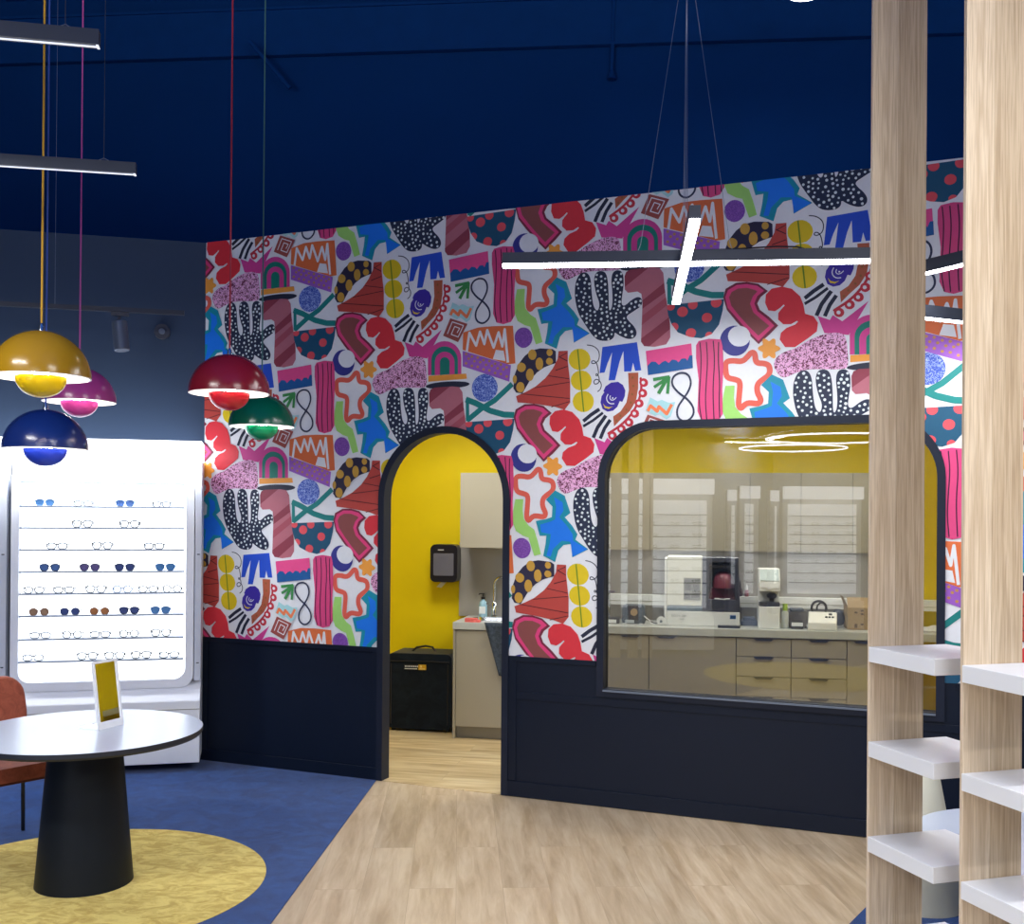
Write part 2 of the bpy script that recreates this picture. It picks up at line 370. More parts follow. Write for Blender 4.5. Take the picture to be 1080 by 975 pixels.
# mural wallpaper: repeat tile printed in half drop
TILE = [["p","E0C41A",0,0,[0.275,0.079,0.27,0.056,0.258,0.037,0.239,0.022,0.215,0.016,0.19,0.017,0.166,0.026,0.147,0.042,0.134,0.063,0.13,0.087,0.134,0.11,0.147,0.13,0.167,0.144,0.19,0.15,0.216,0.149,0.239,0.139,0.258,0.123,0.27,0.102]],
["p","E0C41A",0,0,[0.284,1.293,0.28,1.271,0.268,1.253,0.25,1.239,0.227,1.233,0.203,1.234,0.18,1.242,0.162,1.257,0.149,1.277,0.145,1.298,0.149,1.32,0.161,1.339,0.18,1.352,0.202,1.358,0.226,1.357,0.249,1.349,0.267,1.334,0.279,1.314]],
["p","E0C41A",0,0,[0.299,1.161,0.295,1.138,0.284,1.119,0.265,1.104,0.242,1.097,0.218,1.098,0.195,1.107,0.176,1.122,0.164,1.143,0.159,1.166,0.163,1.188,0.175,1.208,0.194,1.222,0.217,1.229,0.241,1.228,0.264,1.22,0.283,1.204,0.295,1.184]],
["s","6B8A1E",0.009,0,[0.19,1.493,0.233,1.099]],
["s","23283C",0.006,1,[0.253,1.515,0.289,1.509,0.322,1.485,0.334,1.454,0.329,1.415,0.304,1.397,0.283,1.398,0.281,1.413,0.299,1.416,0.316,1.398,0.325,1.363,0.329,1.332,0.318,1.318,0.309,1.324,0.315,1.335,0.329,1.319,0.335,1.288,0.323,1.27,0.302,1.268,0.296,1.286,0.311,1.3,0.332,1.293,0.349,1.266,0.342,1.236,0.324,1.222]],
["p","2450C8",0,0,[0.352,1.497,0.573,1.515,0.601,1.341,0.563,1.34,0.549,1.39,0.538,1.338,0.493,1.338,0.487,1.465,0.463,1.4,0.435,1.288,0.393,1.288,0.402,1.351,0.415,1.461,0.386,1.395,0.367,1.338,0.335,1.336]],
["p","3B2A9C",0,0,[0.36,1.222,0.374,1.252,0.41,1.274,0.455,1.277,0.486,1.256,0.502,1.221,0.498,1.186,0.483,1.152,0.466,1.157,0.451,1.123,0.424,1.1,0.388,1.095,0.356,1.113,0.342,1.153,0.349,1.192,0.367,1.217]],
["s","E4E6EA",0.006,1,[0.39,1.202,0.38,1.182,0.386,1.158,0.406,1.142,0.429,1.143]],
["s","E4E6EA",0.005,1,[0.406,1.192,0.401,1.177,0.412,1.164,0.43,1.167,0.443,1.18]],
["p","E4E6EA",0,0,[0.427,1.178,0.425,1.174,0.421,1.173,0.417,1.174,0.416,1.178,0.417,1.182,0.421,1.183,0.425,1.181]],
["p","E0C41A",0,0,[0.358,1.148,0.374,1.129,0.397,1.122,0.422,1.126,0.397,1.112,0.37,1.119]],
["p","AE5A3E",0,0,[0.518,1.329,0.583,1.328,0.583,1.232,0.57,1.157,0.532,1.095,0.478,1.048,0.431,1.002,0.425,1.064,0.471,1.093,0.509,1.148,0.524,1.224]],
["p","8C5A30",0,0,[0.554,1.298,0.552,1.293,0.547,1.291,0.542,1.294,0.54,1.299,0.542,1.305,0.547,1.307,0.552,1.304]],
["p","8C5A30",0,0,[0.559,1.247,0.557,1.242,0.552,1.24,0.547,1.242,0.545,1.248,0.547,1.253,0.552,1.255,0.557,1.252]],
["p","8C5A30",0,0,[0.552,1.196,0.55,1.191,0.545,1.189,0.54,1.192,0.538,1.197,0.54,1.203,0.545,1.204,0.55,1.202]],
["p","8C5A30",0,0,[0.544,1.146,0.542,1.14,0.537,1.138,0.532,1.141,0.53,1.147,0.532,1.152,0.537,1.154,0.542,1.151]],
["p","8C5A30",0,0,[0.516,1.103,0.514,1.097,0.509,1.096,0.504,1.098,0.502,1.104,0.504,1.109,0.509,1.111,0.514,1.108]],
["p","8C5A30",0,0,[0.478,1.067,0.476,1.061,0.471,1.06,0.466,1.062,0.464,1.068,0.466,1.073,0.471,1.075,0.476,1.072]],
["p","8C5A30",0,0,[0.454,1.036,0.452,1.031,0.447,1.029,0.442,1.032,0.439,1.037,0.441,1.042,0.447,1.044,0.452,1.042]],
["s","B8293C",0.015,1,[0.598,1.292,0.605,1.231,0.588,1.155,0.549,1.081,0.478,1.009,0.395,0.96]],
["p","C42E40",0,0,[0.645,1.263,0.642,1.25,0.631,1.241,0.617,1.239,0.603,1.243,0.593,1.254,0.589,1.268,0.592,1.281,0.603,1.29,0.617,1.292,0.631,1.288,0.641,1.277]],
["p","E4E6EA",0,0,[0.626,1.265,0.622,1.257,0.614,1.254,0.606,1.258,0.603,1.267,0.606,1.274,0.614,1.277,0.622,1.273]],
["p","C42E40",0,0,[0.64,1.199,0.637,1.186,0.626,1.177,0.612,1.174,0.598,1.179,0.588,1.189,0.584,1.203,0.587,1.216,0.598,1.225,0.612,1.228,0.626,1.223,0.636,1.213]],
["p","E4E6EA",0,0,[0.62,1.2,0.617,1.192,0.609,1.19,0.601,1.194,0.598,1.202,0.601,1.21,0.609,1.213,0.617,1.209]],
["p","C42E40",0,0,[0.618,1.138,0.615,1.125,0.604,1.116,0.59,1.113,0.576,1.118,0.565,1.128,0.561,1.142,0.565,1.155,0.575,1.164,0.59,1.167,0.604,1.162,0.614,1.152]],
["p","E4E6EA",0,0,[0.598,1.139,0.595,1.132,0.587,1.129,0.579,1.133,0.576,1.141,0.579,1.149,0.587,1.152,0.595,1.148]],
["p","C42E40",0,0,[0.59,1.076,0.587,1.063,0.576,1.054,0.562,1.051,0.548,1.056,0.538,1.066,0.534,1.08,0.537,1.093,0.548,1.102,0.562,1.105,0.576,1.1,0.587,1.09]],
["p","E4E6EA",0,0,[0.571,1.077,0.567,1.07,0.559,1.067,0.551,1.071,0.548,1.079,0.551,1.087,0.559,1.09,0.567,1.086]],
["p","C42E40",0,0,[0.555,1.024,0.552,1.01,0.541,1.001,0.527,0.998,0.513,1.003,0.502,1.013,0.498,1.027,0.502,1.04,0.512,1.049,0.527,1.052,0.541,1.048,0.551,1.037]],
["p","E4E6EA",0,0,[0.535,1.025,0.532,1.017,0.524,1.014,0.516,1.018,0.513,1.026,0.516,1.034,0.524,1.037,0.532,1.033]],
["p","C42E40",0,0,[0.507,0.984,0.504,0.971,0.493,0.962,0.479,0.959,0.465,0.963,0.454,0.974,0.45,0.988,0.454,1.001,0.464,1.01,0.478,1.013,0.493,1.008,0.503,0.998]],
["p","E4E6EA",0,0,[0.487,0.985,0.484,0.977,0.476,0.975,0.468,0.978,0.464,0.987,0.468,0.995,0.476,0.998,0.484,0.994]],
["p","C42E40",0,0,[0.45,0.944,0.447,0.931,0.436,0.921,0.422,0.918,0.407,0.923,0.397,0.933,0.393,0.947,0.396,0.96,0.407,0.97,0.421,0.973,0.436,0.968,0.446,0.958]],
["p","E4E6EA",0,0,[0.43,0.945,0.427,0.937,0.419,0.934,0.411,0.938,0.407,0.946,0.41,0.954,0.419,0.957,0.427,0.953]],
["s","20253B",0.023,0,[0.231,1.04,0.282,1.079,0.336,1.112]],
["s","20253B",0.017,0,[0.231,1.008,0.293,1.042,0.359,1.089]],
["s","20253B",0.023,0,[0.297,0.935,0.325,0.999,0.378,1.071]],
["s","20253B",0.022,0,[0.343,0.929,0.37,0.992,0.406,1.044]],
["p","D0408F",0,0,[0.304,0.933,0.371,0.906,0.387,0.933,0.439,0.894,0.581,1.0,0.487,0.839,0.476,0.814,0.341,0.833]],
["p","*rice",0,1,[0.057,0.665,0.071,0.708,0.123,0.74,0.179,0.751,0.235,0.787,0.291,0.812,0.346,0.828,0.401,0.834,0.447,0.822,0.463,0.788,0.473,0.693,0.473,0.636,0.448,0.618,0.255,0.632,0.18,0.611,0.124,0.585,0.091,0.596,0.067,0.636]],
["p","D0408F",0,0,[0.481,0.702,0.48,0.813,0.483,0.838,0.492,0.862,0.507,0.884,0.526,0.901,0.549,0.914,0.575,0.921,0.602,0.922,0.63,0.918,0.655,0.908,0.679,0.893,0.698,0.873,0.713,0.851,0.722,0.826,0.725,0.8,0.726,0.699]],
["p","0F7A6A",0,0,[0.507,0.701,0.506,0.801,0.508,0.821,0.515,0.84,0.527,0.857,0.542,0.871,0.561,0.881,0.581,0.887,0.603,0.888,0.624,0.884,0.645,0.876,0.663,0.865,0.679,0.849,0.69,0.831,0.697,0.812,0.7,0.791,0.701,0.7]],
["p","D0408F",0,0,[0.533,0.7,0.532,0.787,0.534,0.802,0.539,0.817,0.547,0.829,0.559,0.839,0.572,0.847,0.588,0.851,0.604,0.852,0.62,0.849,0.635,0.844,0.649,0.835,0.66,0.823,0.669,0.81,0.674,0.795,0.676,0.78,0.677,0.701]],
["p","0F7A6A",0,0,[0.57,0.698,0.569,0.785,0.57,0.792,0.572,0.799,0.576,0.805,0.582,0.81,0.589,0.814,0.596,0.816,0.604,0.816,0.612,0.815,0.619,0.812,0.626,0.808,0.632,0.802,0.636,0.796,0.639,0.789,0.64,0.781,0.64,0.703]],
["p","F0A040",0,0,[0.484,0.698,0.761,0.701,0.767,0.667,0.484,0.659]],
["p","23283C",0,0,[0.787,0.633,0.78,0.625,0.758,0.618,0.723,0.613,0.679,0.608,0.629,0.606,0.578,0.607,0.533,0.61,0.496,0.615,0.472,0.621,0.464,0.628,0.471,0.636,0.494,0.643,0.53,0.649,0.575,0.653,0.625,0.655,0.675,0.654,0.72,0.651,0.756,0.647,0.779,0.64]],
["p","1F2A44",0,1,[0.178,0.58,0.198,0.615,0.227,0.629,0.258,0.615,0.275,0.573,0.279,0.497,0.29,0.414,0.311,0.379,0.327,0.386,0.332,0.428,0.309,0.483,0.292,0.566,0.303,0.615,0.333,0.628,0.37,0.615,0.384,0.566,0.39,0.483,0.391,0.394,0.399,0.37,0.415,0.401,0.415,0.483,0.405,0.566,0.416,0.614,0.453,0.624,0.483,0.601,0.487,0.525,0.476,0.456,0.472,0.408,0.493,0.395,0.542,0.436,0.583,0.45,0.607,0.427,0.6,0.389,0.551,0.361,0.502,0.333,0.516,0.306,0.552,0.272,0.574,0.231,0.561,0.197,0.52,0.189,0.462,0.215,0.429,0.242,0.429,0.208,0.396,0.187,0.329,0.192,0.287,0.226,0.236,0.302,0.192,0.371,0.169,0.468,0.169,0.538]],
["d","DDE6E6",0.0085,0,[0.343,0.561,0.196,0.45,0.243,0.583,0.306,0.35,0.494,0.251,0.438,0.332,0.434,0.438,0.238,0.493,0.377,0.477,0.448,0.507,0.328,0.297,0.193,0.528,0.508,0.357,0.246,0.425,0.353,0.21,0.445,0.267,0.185,0.554,0.467,0.563,0.222,0.393,0.536,0.409,0.228,0.607,0.45,0.377,0.501,0.219,0.557,0.386,0.465,0.483,0.378,0.396,0.432,0.413,0.229,0.468,0.272,0.412,0.219,0.352,0.363,0.248,0.304,0.257,0.357,0.274,0.411,0.228,0.385,0.312,0.469,0.36,0.309,0.223,0.378,0.224,0.442,0.588,0.248,0.337,0.524,0.273,0.469,0.299,0.349,0.363,0.346,0.451,0.232,0.523,0.307,0.576,0.489,0.385,0.343,0.326,0.234,0.56,0.271,0.383,0.539,0.236,0.302,0.322,0.467,0.235,0.248,0.309,0.181,0.485,0.437,0.468,0.264,0.523,0.422,0.543,0.564,0.417,0.544,0.208,0.383,0.34,0.342,0.522,0.341,0.591,0.496,0.294,0.342,0.388,0.333,0.475,0.398,0.287,0.435,0.564,0.375,0.434,0.276,0.275,0.416,0.254,0.334,0.239,0.201,0.415,0.439,0.301,0.264,0.55,0.404,0.357,0.249,0.363,0.317,0.535,0.283,0.299,0.367,0.504,0.2,0.583,0.49,0.321,0.271,0.446,0.474,0.528,0.35,0.411,0.462,0.456,0.274,0.352,0.587,0.394,0.367,0.575,0.391,0.199,0.594,0.421,0.367,0.54,0.525,0.377,0.384,0.266,0.264,0.469,0.313,0.603,0.409,0.328,0.458,0.4,0.461,0.425,0.212,0.504,0.424,0.386,0.272,0.324,0.359,0.298,0.47,0.597,0.321,0.502,0.44,0.355,0.423,0.52,0.482,0.274,0.225,0.443,0.378,0.368,0.451,0.543,0.3,0.374]],
["p","B56A78",0,0,[0.491,0.58,0.502,0.607,0.532,0.618,0.662,0.621,0.711,0.614,0.735,0.58,0.744,0.485,0.761,0.377,0.779,0.268,0.781,0.187,0.756,0.146,0.683,0.135,0.619,0.143,0.599,0.17,0.604,0.32,0.606,0.416,0.599,0.464,0.574,0.48,0.514,0.477,0.494,0.498]],
["p","8E3B4C",0,0,[0.493,0.514,0.491,0.58,0.502,0.607,0.532,0.618,0.643,0.62]],
["p","8E3B4C",0,0,[0.741,0.521,0.744,0.485,0.748,0.463,0.605,0.372,0.606,0.416,0.605,0.423]],
["p","8E3B4C",0,0,[0.772,0.31,0.779,0.268,0.779,0.238,0.65,0.139,0.619,0.143,0.599,0.17,0.599,0.19]],
["p","A8505F",0,0,[0.753,0.432,0.76,0.383,0.602,0.272,0.604,0.32,0.604,0.328]],
["s","15807E",0.035,0,[0.769,0.393,0.872,0.468,0.966,0.519,1.087,0.62]],
["s","15807E",0.038,0,[0.76,0.532,0.832,0.505,0.935,0.452,1.03,0.425,1.103,0.42]],
["s","15807E",0.024,0,[0.771,0.539,0.774,0.39]],
["p","*ball",0,0,[0.986,0.602,0.983,0.579,0.974,0.558,0.96,0.539,0.941,0.525,0.919,0.516,0.895,0.512,0.872,0.515,0.849,0.524,0.83,0.539,0.815,0.557,0.806,0.579,0.802,0.603,0.805,0.626,0.814,0.648,0.829,0.667,0.848,0.681,0.87,0.69,0.894,0.693,0.917,0.689,0.939,0.68,0.958,0.666,0.973,0.647,0.982,0.626]],
["p","15506F",0,0,[0.757,0.383,1.104,0.396,1.096,0.327,1.075,0.246,1.032,0.192,0.97,0.171,0.899,0.183,0.827,0.215,0.787,0.269,0.767,0.322]],
["p","E0505A",0,0,[0.808,0.373,0.806,0.364,0.8,0.356,0.792,0.351,0.782,0.349,0.772,0.351,0.764,0.356,0.76,0.361,0.758,0.377,0.759,0.383,0.76,0.383,0.804,0.385,0.807,0.38]],
["p","E0505A",0,0,[0.888,0.337,0.885,0.325,0.878,0.315,0.867,0.308,0.854,0.306,0.841,0.309,0.83,0.316,0.823,0.326,0.821,0.338,0.824,0.35,0.832,0.36,0.844,0.367,0.857,0.368,0.87,0.365,0.88,0.357,0.886,0.346]],
["p","E0505A",0,0,[0.947,0.376,0.945,0.365,0.938,0.355,0.928,0.349,0.917,0.347,0.905,0.35,0.895,0.356,0.889,0.366,0.887,0.377,0.89,0.388,0.891,0.388,0.942,0.39,0.946,0.384]],
["p","E0505A",0,0,[1.034,0.292,1.032,0.281,1.025,0.271,1.014,0.265,1.002,0.263,0.99,0.265,0.98,0.272,0.973,0.282,0.972,0.293,0.975,0.305,0.982,0.314,0.993,0.32,1.005,0.321,1.017,0.318,1.027,0.311,1.033,0.301]],
["p","E0505A",0,0,[1.091,0.38,1.088,0.368,1.081,0.358,1.07,0.351,1.057,0.349,1.045,0.351,1.034,0.358,1.027,0.369,1.025,0.381,1.029,0.393,1.029,0.393,1.085,0.395,1.089,0.388]],
["p","E0505A",0,0,[0.831,0.249,0.829,0.239,0.823,0.231,0.818,0.227,0.787,0.268,0.796,0.273,0.806,0.274,0.817,0.271,0.825,0.265,0.83,0.256]],
["p","E0505A",0,0,[0.938,0.207,0.935,0.195,0.929,0.185,0.919,0.179,0.899,0.183,0.879,0.192,0.877,0.195,0.875,0.207,0.878,0.218,0.885,0.228,0.896,0.234,0.909,0.235,0.921,0.232,0.931,0.225,0.937,0.215]],
["p","E0505A",0,0,[1.032,0.192,0.994,0.179,0.993,0.186,0.995,0.195,1.001,0.202,1.009,0.206,1.018,0.207,1.027,0.205,1.034,0.2,1.036,0.197]],
["p","DE6E3C",0,0,[0.737,0.971,0.844,0.997,0.953,0.999,1.089,0.994,1.108,0.751,1.057,0.747,0.734,0.858]],
["s","E4E6EA",0.017,0,[0.764,0.844,0.782,0.966,0.831,0.88,0.858,0.969,0.889,0.887,0.909,0.976,0.955,0.861,0.989,0.957,1.016,0.865,1.032,0.974,1.056,0.759]],
["p","E4E6EA",0,0,[0.95,0.786,0.971,0.845,1.025,0.836,1.039,0.769]],
["p","9A5CC0",0,0,[0.734,0.851,1.077,0.74,1.067,0.635,0.735,0.75]],
["p","C08A50",0,0,[0.769,0.828,0.767,0.822,0.76,0.82,0.753,0.823,0.75,0.829,0.753,0.835,0.76,0.838,0.766,0.835]],
["p","C08A50",0,0,[0.788,0.797,0.785,0.791,0.778,0.789,0.771,0.792,0.768,0.798,0.771,0.804,0.778,0.806,0.785,0.803]],
["p","C08A50",0,0,[0.77,0.768,0.767,0.761,0.76,0.759,0.753,0.762,0.75,0.768,0.753,0.775,0.76,0.777,0.767,0.774]],
["p","C08A50",0,0,[0.811,0.809,0.808,0.803,0.801,0.801,0.795,0.804,0.792,0.81,0.794,0.816,0.801,0.819,0.808,0.816]],
["p","C08A50",0,0,[0.829,0.778,0.827,0.772,0.82,0.77,0.813,0.773,0.81,0.779,0.813,0.785,0.82,0.788,0.826,0.785]],
["p","C08A50",0,0,[0.812,0.749,0.809,0.743,0.802,0.741,0.795,0.743,0.792,0.75,0.795,0.756,0.802,0.758,0.809,0.755]],
["p","C08A50",0,0,[0.853,0.801,0.85,0.795,0.843,0.792,0.836,0.795,0.833,0.802,0.836,0.808,0.843,0.81,0.85,0.807]],
["p","C08A50",0,0,[0.871,0.77,0.868,0.764,0.861,0.761,0.854,0.764,0.851,0.771,0.854,0.777,0.861,0.779,0.868,0.776]],
["p","C08A50",0,0,[0.853,0.74,0.85,0.734,0.844,0.732,0.837,0.735,0.834,0.741,0.837,0.747,0.843,0.75,0.85,0.747]],
["p","C08A50",0,0,[0.894,0.782,0.891,0.776,0.884,0.774,0.878,0.777,0.875,0.783,0.877,0.789,0.884,0.791,0.891,0.788]],
["p","C08A50",0,0,[0.912,0.751,0.909,0.745,0.902,0.743,0.896,0.746,0.893,0.752,0.896,0.758,0.902,0.76,0.909,0.758]],
["p","C08A50",0,0,[0.894,0.722,0.892,0.716,0.885,0.714,0.878,0.716,0.875,0.723,0.878,0.729,0.885,0.731,0.892,0.728]],
["p","C08A50",0,0,[0.935,0.774,0.932,0.768,0.925,0.765,0.919,0.768,0.916,0.775,0.919,0.781,0.925,0.783,0.932,0.78]],
["p","C08A50",0,0,[0.953,0.743,0.95,0.737,0.943,0.734,0.937,0.737,0.934,0.744,0.937,0.75,0.943,0.752,0.95,0.749]],
["p","C08A50",0,0,[0.935,0.714,0.933,0.707,0.926,0.705,0.919,0.708,0.916,0.714,0.919,0.72,0.926,0.723,0.933,0.72]],
["p","C08A50",0,0,[0.976,0.755,0.973,0.749,0.967,0.747,0.96,0.75,0.957,0.756,0.96,0.762,0.966,0.764,0.973,0.761]],
["p","C08A50",0,0,[0.994,0.724,0.991,0.718,0.984,0.716,0.978,0.719,0.975,0.725,0.978,0.731,0.984,0.734,0.991,0.731]],
["p","C08A50",0,0,[0.976,0.695,0.974,0.689,0.967,0.687,0.96,0.69,0.957,0.696,0.96,0.702,0.967,0.704,0.974,0.701]],
["p","C08A50",0,0,[1.017,0.747,1.014,0.741,1.007,0.738,1.001,0.741,0.998,0.748,1.0,0.754,1.007,0.756,1.014,0.753]],
["p","C08A50",0,0,[1.034,0.716,1.032,0.71,1.025,0.708,1.018,0.711,1.016,0.717,1.018,0.723,1.025,0.725,1.032,0.722]],
["p","C08A50",0,0,[1.017,0.687,1.014,0.681,1.008,0.679,1.001,0.681,0.998,0.688,1.001,0.694,1.008,0.696,1.014,0.693]],
["p","C08A50",0,0,[1.057,0.728,1.055,0.722,1.048,0.72,1.041,0.723,1.038,0.729,1.041,0.735,1.048,0.737,1.054,0.735]],
["p","C08A50",0,0,[1.058,0.669,1.055,0.663,1.048,0.66,1.042,0.663,1.039,0.67,1.042,0.676,1.048,0.678,1.055,0.675]],
["p","*speckle",0,0,[1.224,0.909,1.222,0.893,1.216,0.877,1.206,0.864,1.194,0.855,1.179,0.849,1.163,0.847,1.147,0.85,1.133,0.858,1.12,0.869,1.11,0.883,1.104,0.899,1.101,0.916,1.103,0.933,1.109,0.949,1.119,0.962,1.132,0.971,1.146,0.977,1.162,0.978,1.178,0.975,1.193,0.968,1.205,0.957,1.215,0.943,1.221,0.926]],
["p","A0D870",0,0,[1.115,1.225,1.17,1.225,1.166,1.154,1.174,1.099,1.208,1.057,1.246,1.032,1.271,0.959,1.293,0.877,1.248,0.865,1.233,0.907,1.208,0.98,1.17,0.992,1.121,1.022,1.099,1.077,1.101,1.149]],
["c","E0604F",0.033,1,[1.115,1.368,1.157,1.374,1.214,1.363,1.247,1.394,1.267,1.418,1.288,1.409,1.292,1.351,1.345,1.348,1.373,1.331,1.374,1.281,1.329,1.251,1.301,1.227,1.301,1.178,1.326,1.136,1.314,1.111,1.249,1.122,1.224,1.106,1.208,1.086,1.192,1.107,1.199,1.181,1.203,1.248,1.174,1.261,1.124,1.272,1.116,1.318]],
["p","0F8FA8",0,0,[1.385,1.281,1.45,1.247,1.489,1.139,1.451,1.112,1.501,1.059,1.537,1.006,1.523,0.972,1.608,0.914,1.503,0.861,1.495,0.945,1.445,0.938,1.41,0.903,1.389,0.829,1.309,0.867,1.323,0.935,1.33,0.996,1.284,0.992,1.257,1.087,1.322,1.098,1.365,1.112,1.369,1.179,1.325,1.222]],
["p","1478E8",0,0,[1.378,1.24,1.436,1.206,1.443,1.153,1.415,1.112,1.466,1.059,1.504,1.006,1.509,0.965,1.601,0.914,1.505,0.865,1.491,0.958,1.431,0.964,1.374,0.909,1.36,0.862,1.331,0.868,1.352,0.949,1.359,1.004,1.294,1.016,1.286,1.064,1.358,1.085,1.387,1.098,1.393,1.179]],
["p","2A2540",0,0,[1.1,0.636,1.105,0.68,1.128,0.742,1.171,0.794,1.219,0.828,1.277,0.838,1.362,0.829,1.383,0.814,1.385,0.739,1.349,0.73,1.306,0.716,1.259,0.687,1.211,0.64,1.178,0.587,1.159,0.557,1.115,0.563,1.096,0.591]],
["p","C89A3C",0,0,[1.181,0.722,1.178,0.709,1.169,0.699,1.157,0.693,1.143,0.694,1.131,0.7,1.122,0.711,1.119,0.725,1.122,0.738,1.13,0.748,1.143,0.754,1.156,0.753,1.169,0.746,1.178,0.735]],
["p","C89A3C",0,0,[1.236,0.672,1.233,0.655,1.226,0.641,1.215,0.634,1.203,0.634,1.193,0.642,1.185,0.657,1.182,0.674,1.185,0.692,1.192,0.705,1.203,0.713,1.215,0.712,1.226,0.704,1.233,0.69]],
["p","C89A3C",0,0,[1.299,0.739,1.296,0.721,1.289,0.708,1.279,0.701,1.267,0.701,1.257,0.709,1.25,0.724,1.247,0.741,1.249,0.759,1.256,0.772,1.267,0.779,1.278,0.779,1.289,0.771,1.296,0.756]],
["p","C89A3C",0,0,[1.253,0.799,1.25,0.784,1.243,0.773,1.231,0.767,1.218,0.768,1.207,0.775,1.199,0.787,1.196,0.802,1.198,0.817,1.206,0.828,1.218,0.834,1.231,0.833,1.242,0.826,1.25,0.814]],
["p","C89A3C",0,0,[1.362,0.807,1.36,0.797,1.355,0.79,1.346,0.786,1.337,0.786,1.329,0.791,1.323,0.799,1.321,0.809,1.323,0.818,1.328,0.826,1.337,0.83,1.346,0.829,1.354,0.824,1.36,0.816]],
["p","C89A3C",0,0,[1.365,0.752,1.363,0.742,1.356,0.735,1.347,0.731,1.336,0.731,1.326,0.736,1.32,0.744,1.317,0.754,1.32,0.763,1.326,0.771,1.336,0.775,1.346,0.774,1.356,0.769,1.362,0.761]],
["p","C89A3C",0,0,[1.119,0.648,1.118,0.637,1.114,0.627,1.108,0.622,1.102,0.623,1.096,0.628,1.092,0.638,1.09,0.65,1.092,0.661,1.096,0.67,1.101,0.675,1.108,0.675,1.114,0.67,1.118,0.66]],
["p","C89A3C",0,0,[1.173,0.595,1.17,0.58,1.162,0.569,1.151,0.562,1.138,0.563,1.126,0.57,1.118,0.582,1.115,0.597,1.118,0.612,1.126,0.623,1.137,0.63,1.15,0.629,1.162,0.622,1.17,0.61]],
["p","B8443C",0,0,[1.402,0.814,1.463,0.813,1.464,0.744,1.481,0.611,1.482,0.487,1.445,0.442,1.379,0.464,1.251,0.486,1.126,0.5,1.115,0.54,1.183,0.565,1.25,0.598,1.316,0.649,1.363,0.705,1.396,0.765]],
["s","4A1820",0.005,0,[0.067,0.103,0.123,0.129]],
["s","4A1820",0.006,0,[0.067,0.106,0.124,0.076]],
["s","4A1820",0.006,0,[0.044,0.02,0.126,0.043]],
["s","4A1820",0.005,0,[1.335,0.661,1.476,0.636]],
["s","4A1820",0.005,0,[1.241,0.589,1.477,0.615]],
["s","4A1820",0.005,0,[1.149,0.554,1.48,0.512]],
["s","4A1820",0.005,0,[0.018,1.135,0.142,1.166]],
["p","7A2840",0,0,[1.1,0.405,1.113,0.456,1.173,0.486,1.239,0.487,1.305,0.47,1.36,0.424,1.318,0.392,1.299,0.356,1.313,0.319,1.372,0.269,1.42,0.219,1.372,0.171,1.308,0.117,1.241,0.186,1.175,0.261,1.121,0.33]],
["p","E0407C",0,0,[1.111,0.404,1.127,0.447,1.18,0.474,1.239,0.474,1.298,0.46,1.338,0.428,1.299,0.399,1.282,0.357,1.3,0.311,1.359,0.261,1.398,0.22,1.307,0.135,1.241,0.204,1.181,0.277,1.127,0.342]],
["p","8A4A48",0,0,[1.134,0.404,1.149,0.434,1.186,0.452,1.239,0.452,1.285,0.436,1.299,0.426,1.273,0.4,1.257,0.357,1.277,0.304,1.326,0.258,1.369,0.22,1.307,0.166,1.248,0.228,1.194,0.291,1.147,0.354]],
["p","D8323E",0,0,[0.007,1.029,0.011,1.077,0.044,1.109,0.101,1.117,0.158,1.1,0.205,1.053,0.224,1.004,0.234,0.95,0.281,0.933,0.306,0.893,0.3,0.845,0.254,0.81,0.179,0.761,0.123,0.764,0.092,0.809,0.098,0.848,0.131,0.875,0.178,0.891,0.195,0.907,0.188,0.912,0.155,0.895,0.112,0.897,0.082,0.926,0.083,0.965,0.102,0.988,0.119,1.006,0.112,1.012,0.093,0.994,0.064,0.976,0.026,0.983]],
["p","F0A040",0,0,[1.433,0.085,1.429,0.077,1.42,0.072,1.41,0.069,1.405,0.065,1.404,0.059,1.406,0.049,1.406,0.038,1.401,0.03,1.393,0.029,1.383,0.035,1.375,0.042,1.369,0.046,1.363,0.043,1.356,0.037,1.346,0.032,1.337,0.033,1.332,0.04,1.331,0.051,1.333,0.061,1.333,0.068,1.328,0.072,1.319,0.076,1.309,0.082,1.304,0.09,1.306,0.099,1.315,0.104,1.325,0.108,1.331,0.111,1.333,0.117,1.331,0.126,1.33,0.138,1.334,0.146,1.342,0.148,1.352,0.143,1.361,0.136,1.367,0.131,1.372,0.132,1.38,0.138,1.389,0.144,1.398,0.144,1.404,0.138,1.406,0.128,1.405,0.117,1.404,0.109,1.408,0.105,1.416,0.101,1.426,0.096,1.432,0.088]],
["p","33358A",0,0,[1.257,0.14,1.255,0.119,1.247,0.099,1.236,0.082,1.22,0.068,1.202,0.059,1.181,0.055,1.16,0.056,1.139,0.062,1.121,0.073,1.105,0.089,1.092,0.107,1.085,0.128,1.082,0.15,1.084,0.171,1.092,0.191,1.104,0.208,1.12,0.222,1.138,0.23,1.159,0.234,1.18,0.233,1.2,0.227,1.219,0.215,1.235,0.2,1.247,0.182,1.254,0.161]],
["p","E4E6EA",0,0,[1.261,0.166,1.258,0.149,1.251,0.133,1.239,0.121,1.223,0.112,1.205,0.109,1.186,0.11,1.168,0.115,1.152,0.126,1.14,0.14,1.132,0.156,1.129,0.174,1.132,0.191,1.14,0.206,1.152,0.219,1.168,0.227,1.186,0.231,1.204,0.23,1.222,0.224,1.238,0.214,1.25,0.2,1.258,0.183]],
["p","D8457E",0,0,[0.939,1.475,0.954,1.5,1.017,1.51,1.087,1.502,1.098,1.459,1.104,1.339,1.097,1.206,1.102,1.06,1.076,1.019,1.022,1.007,0.975,1.021,0.95,1.08,0.956,1.268,0.939,1.401]],
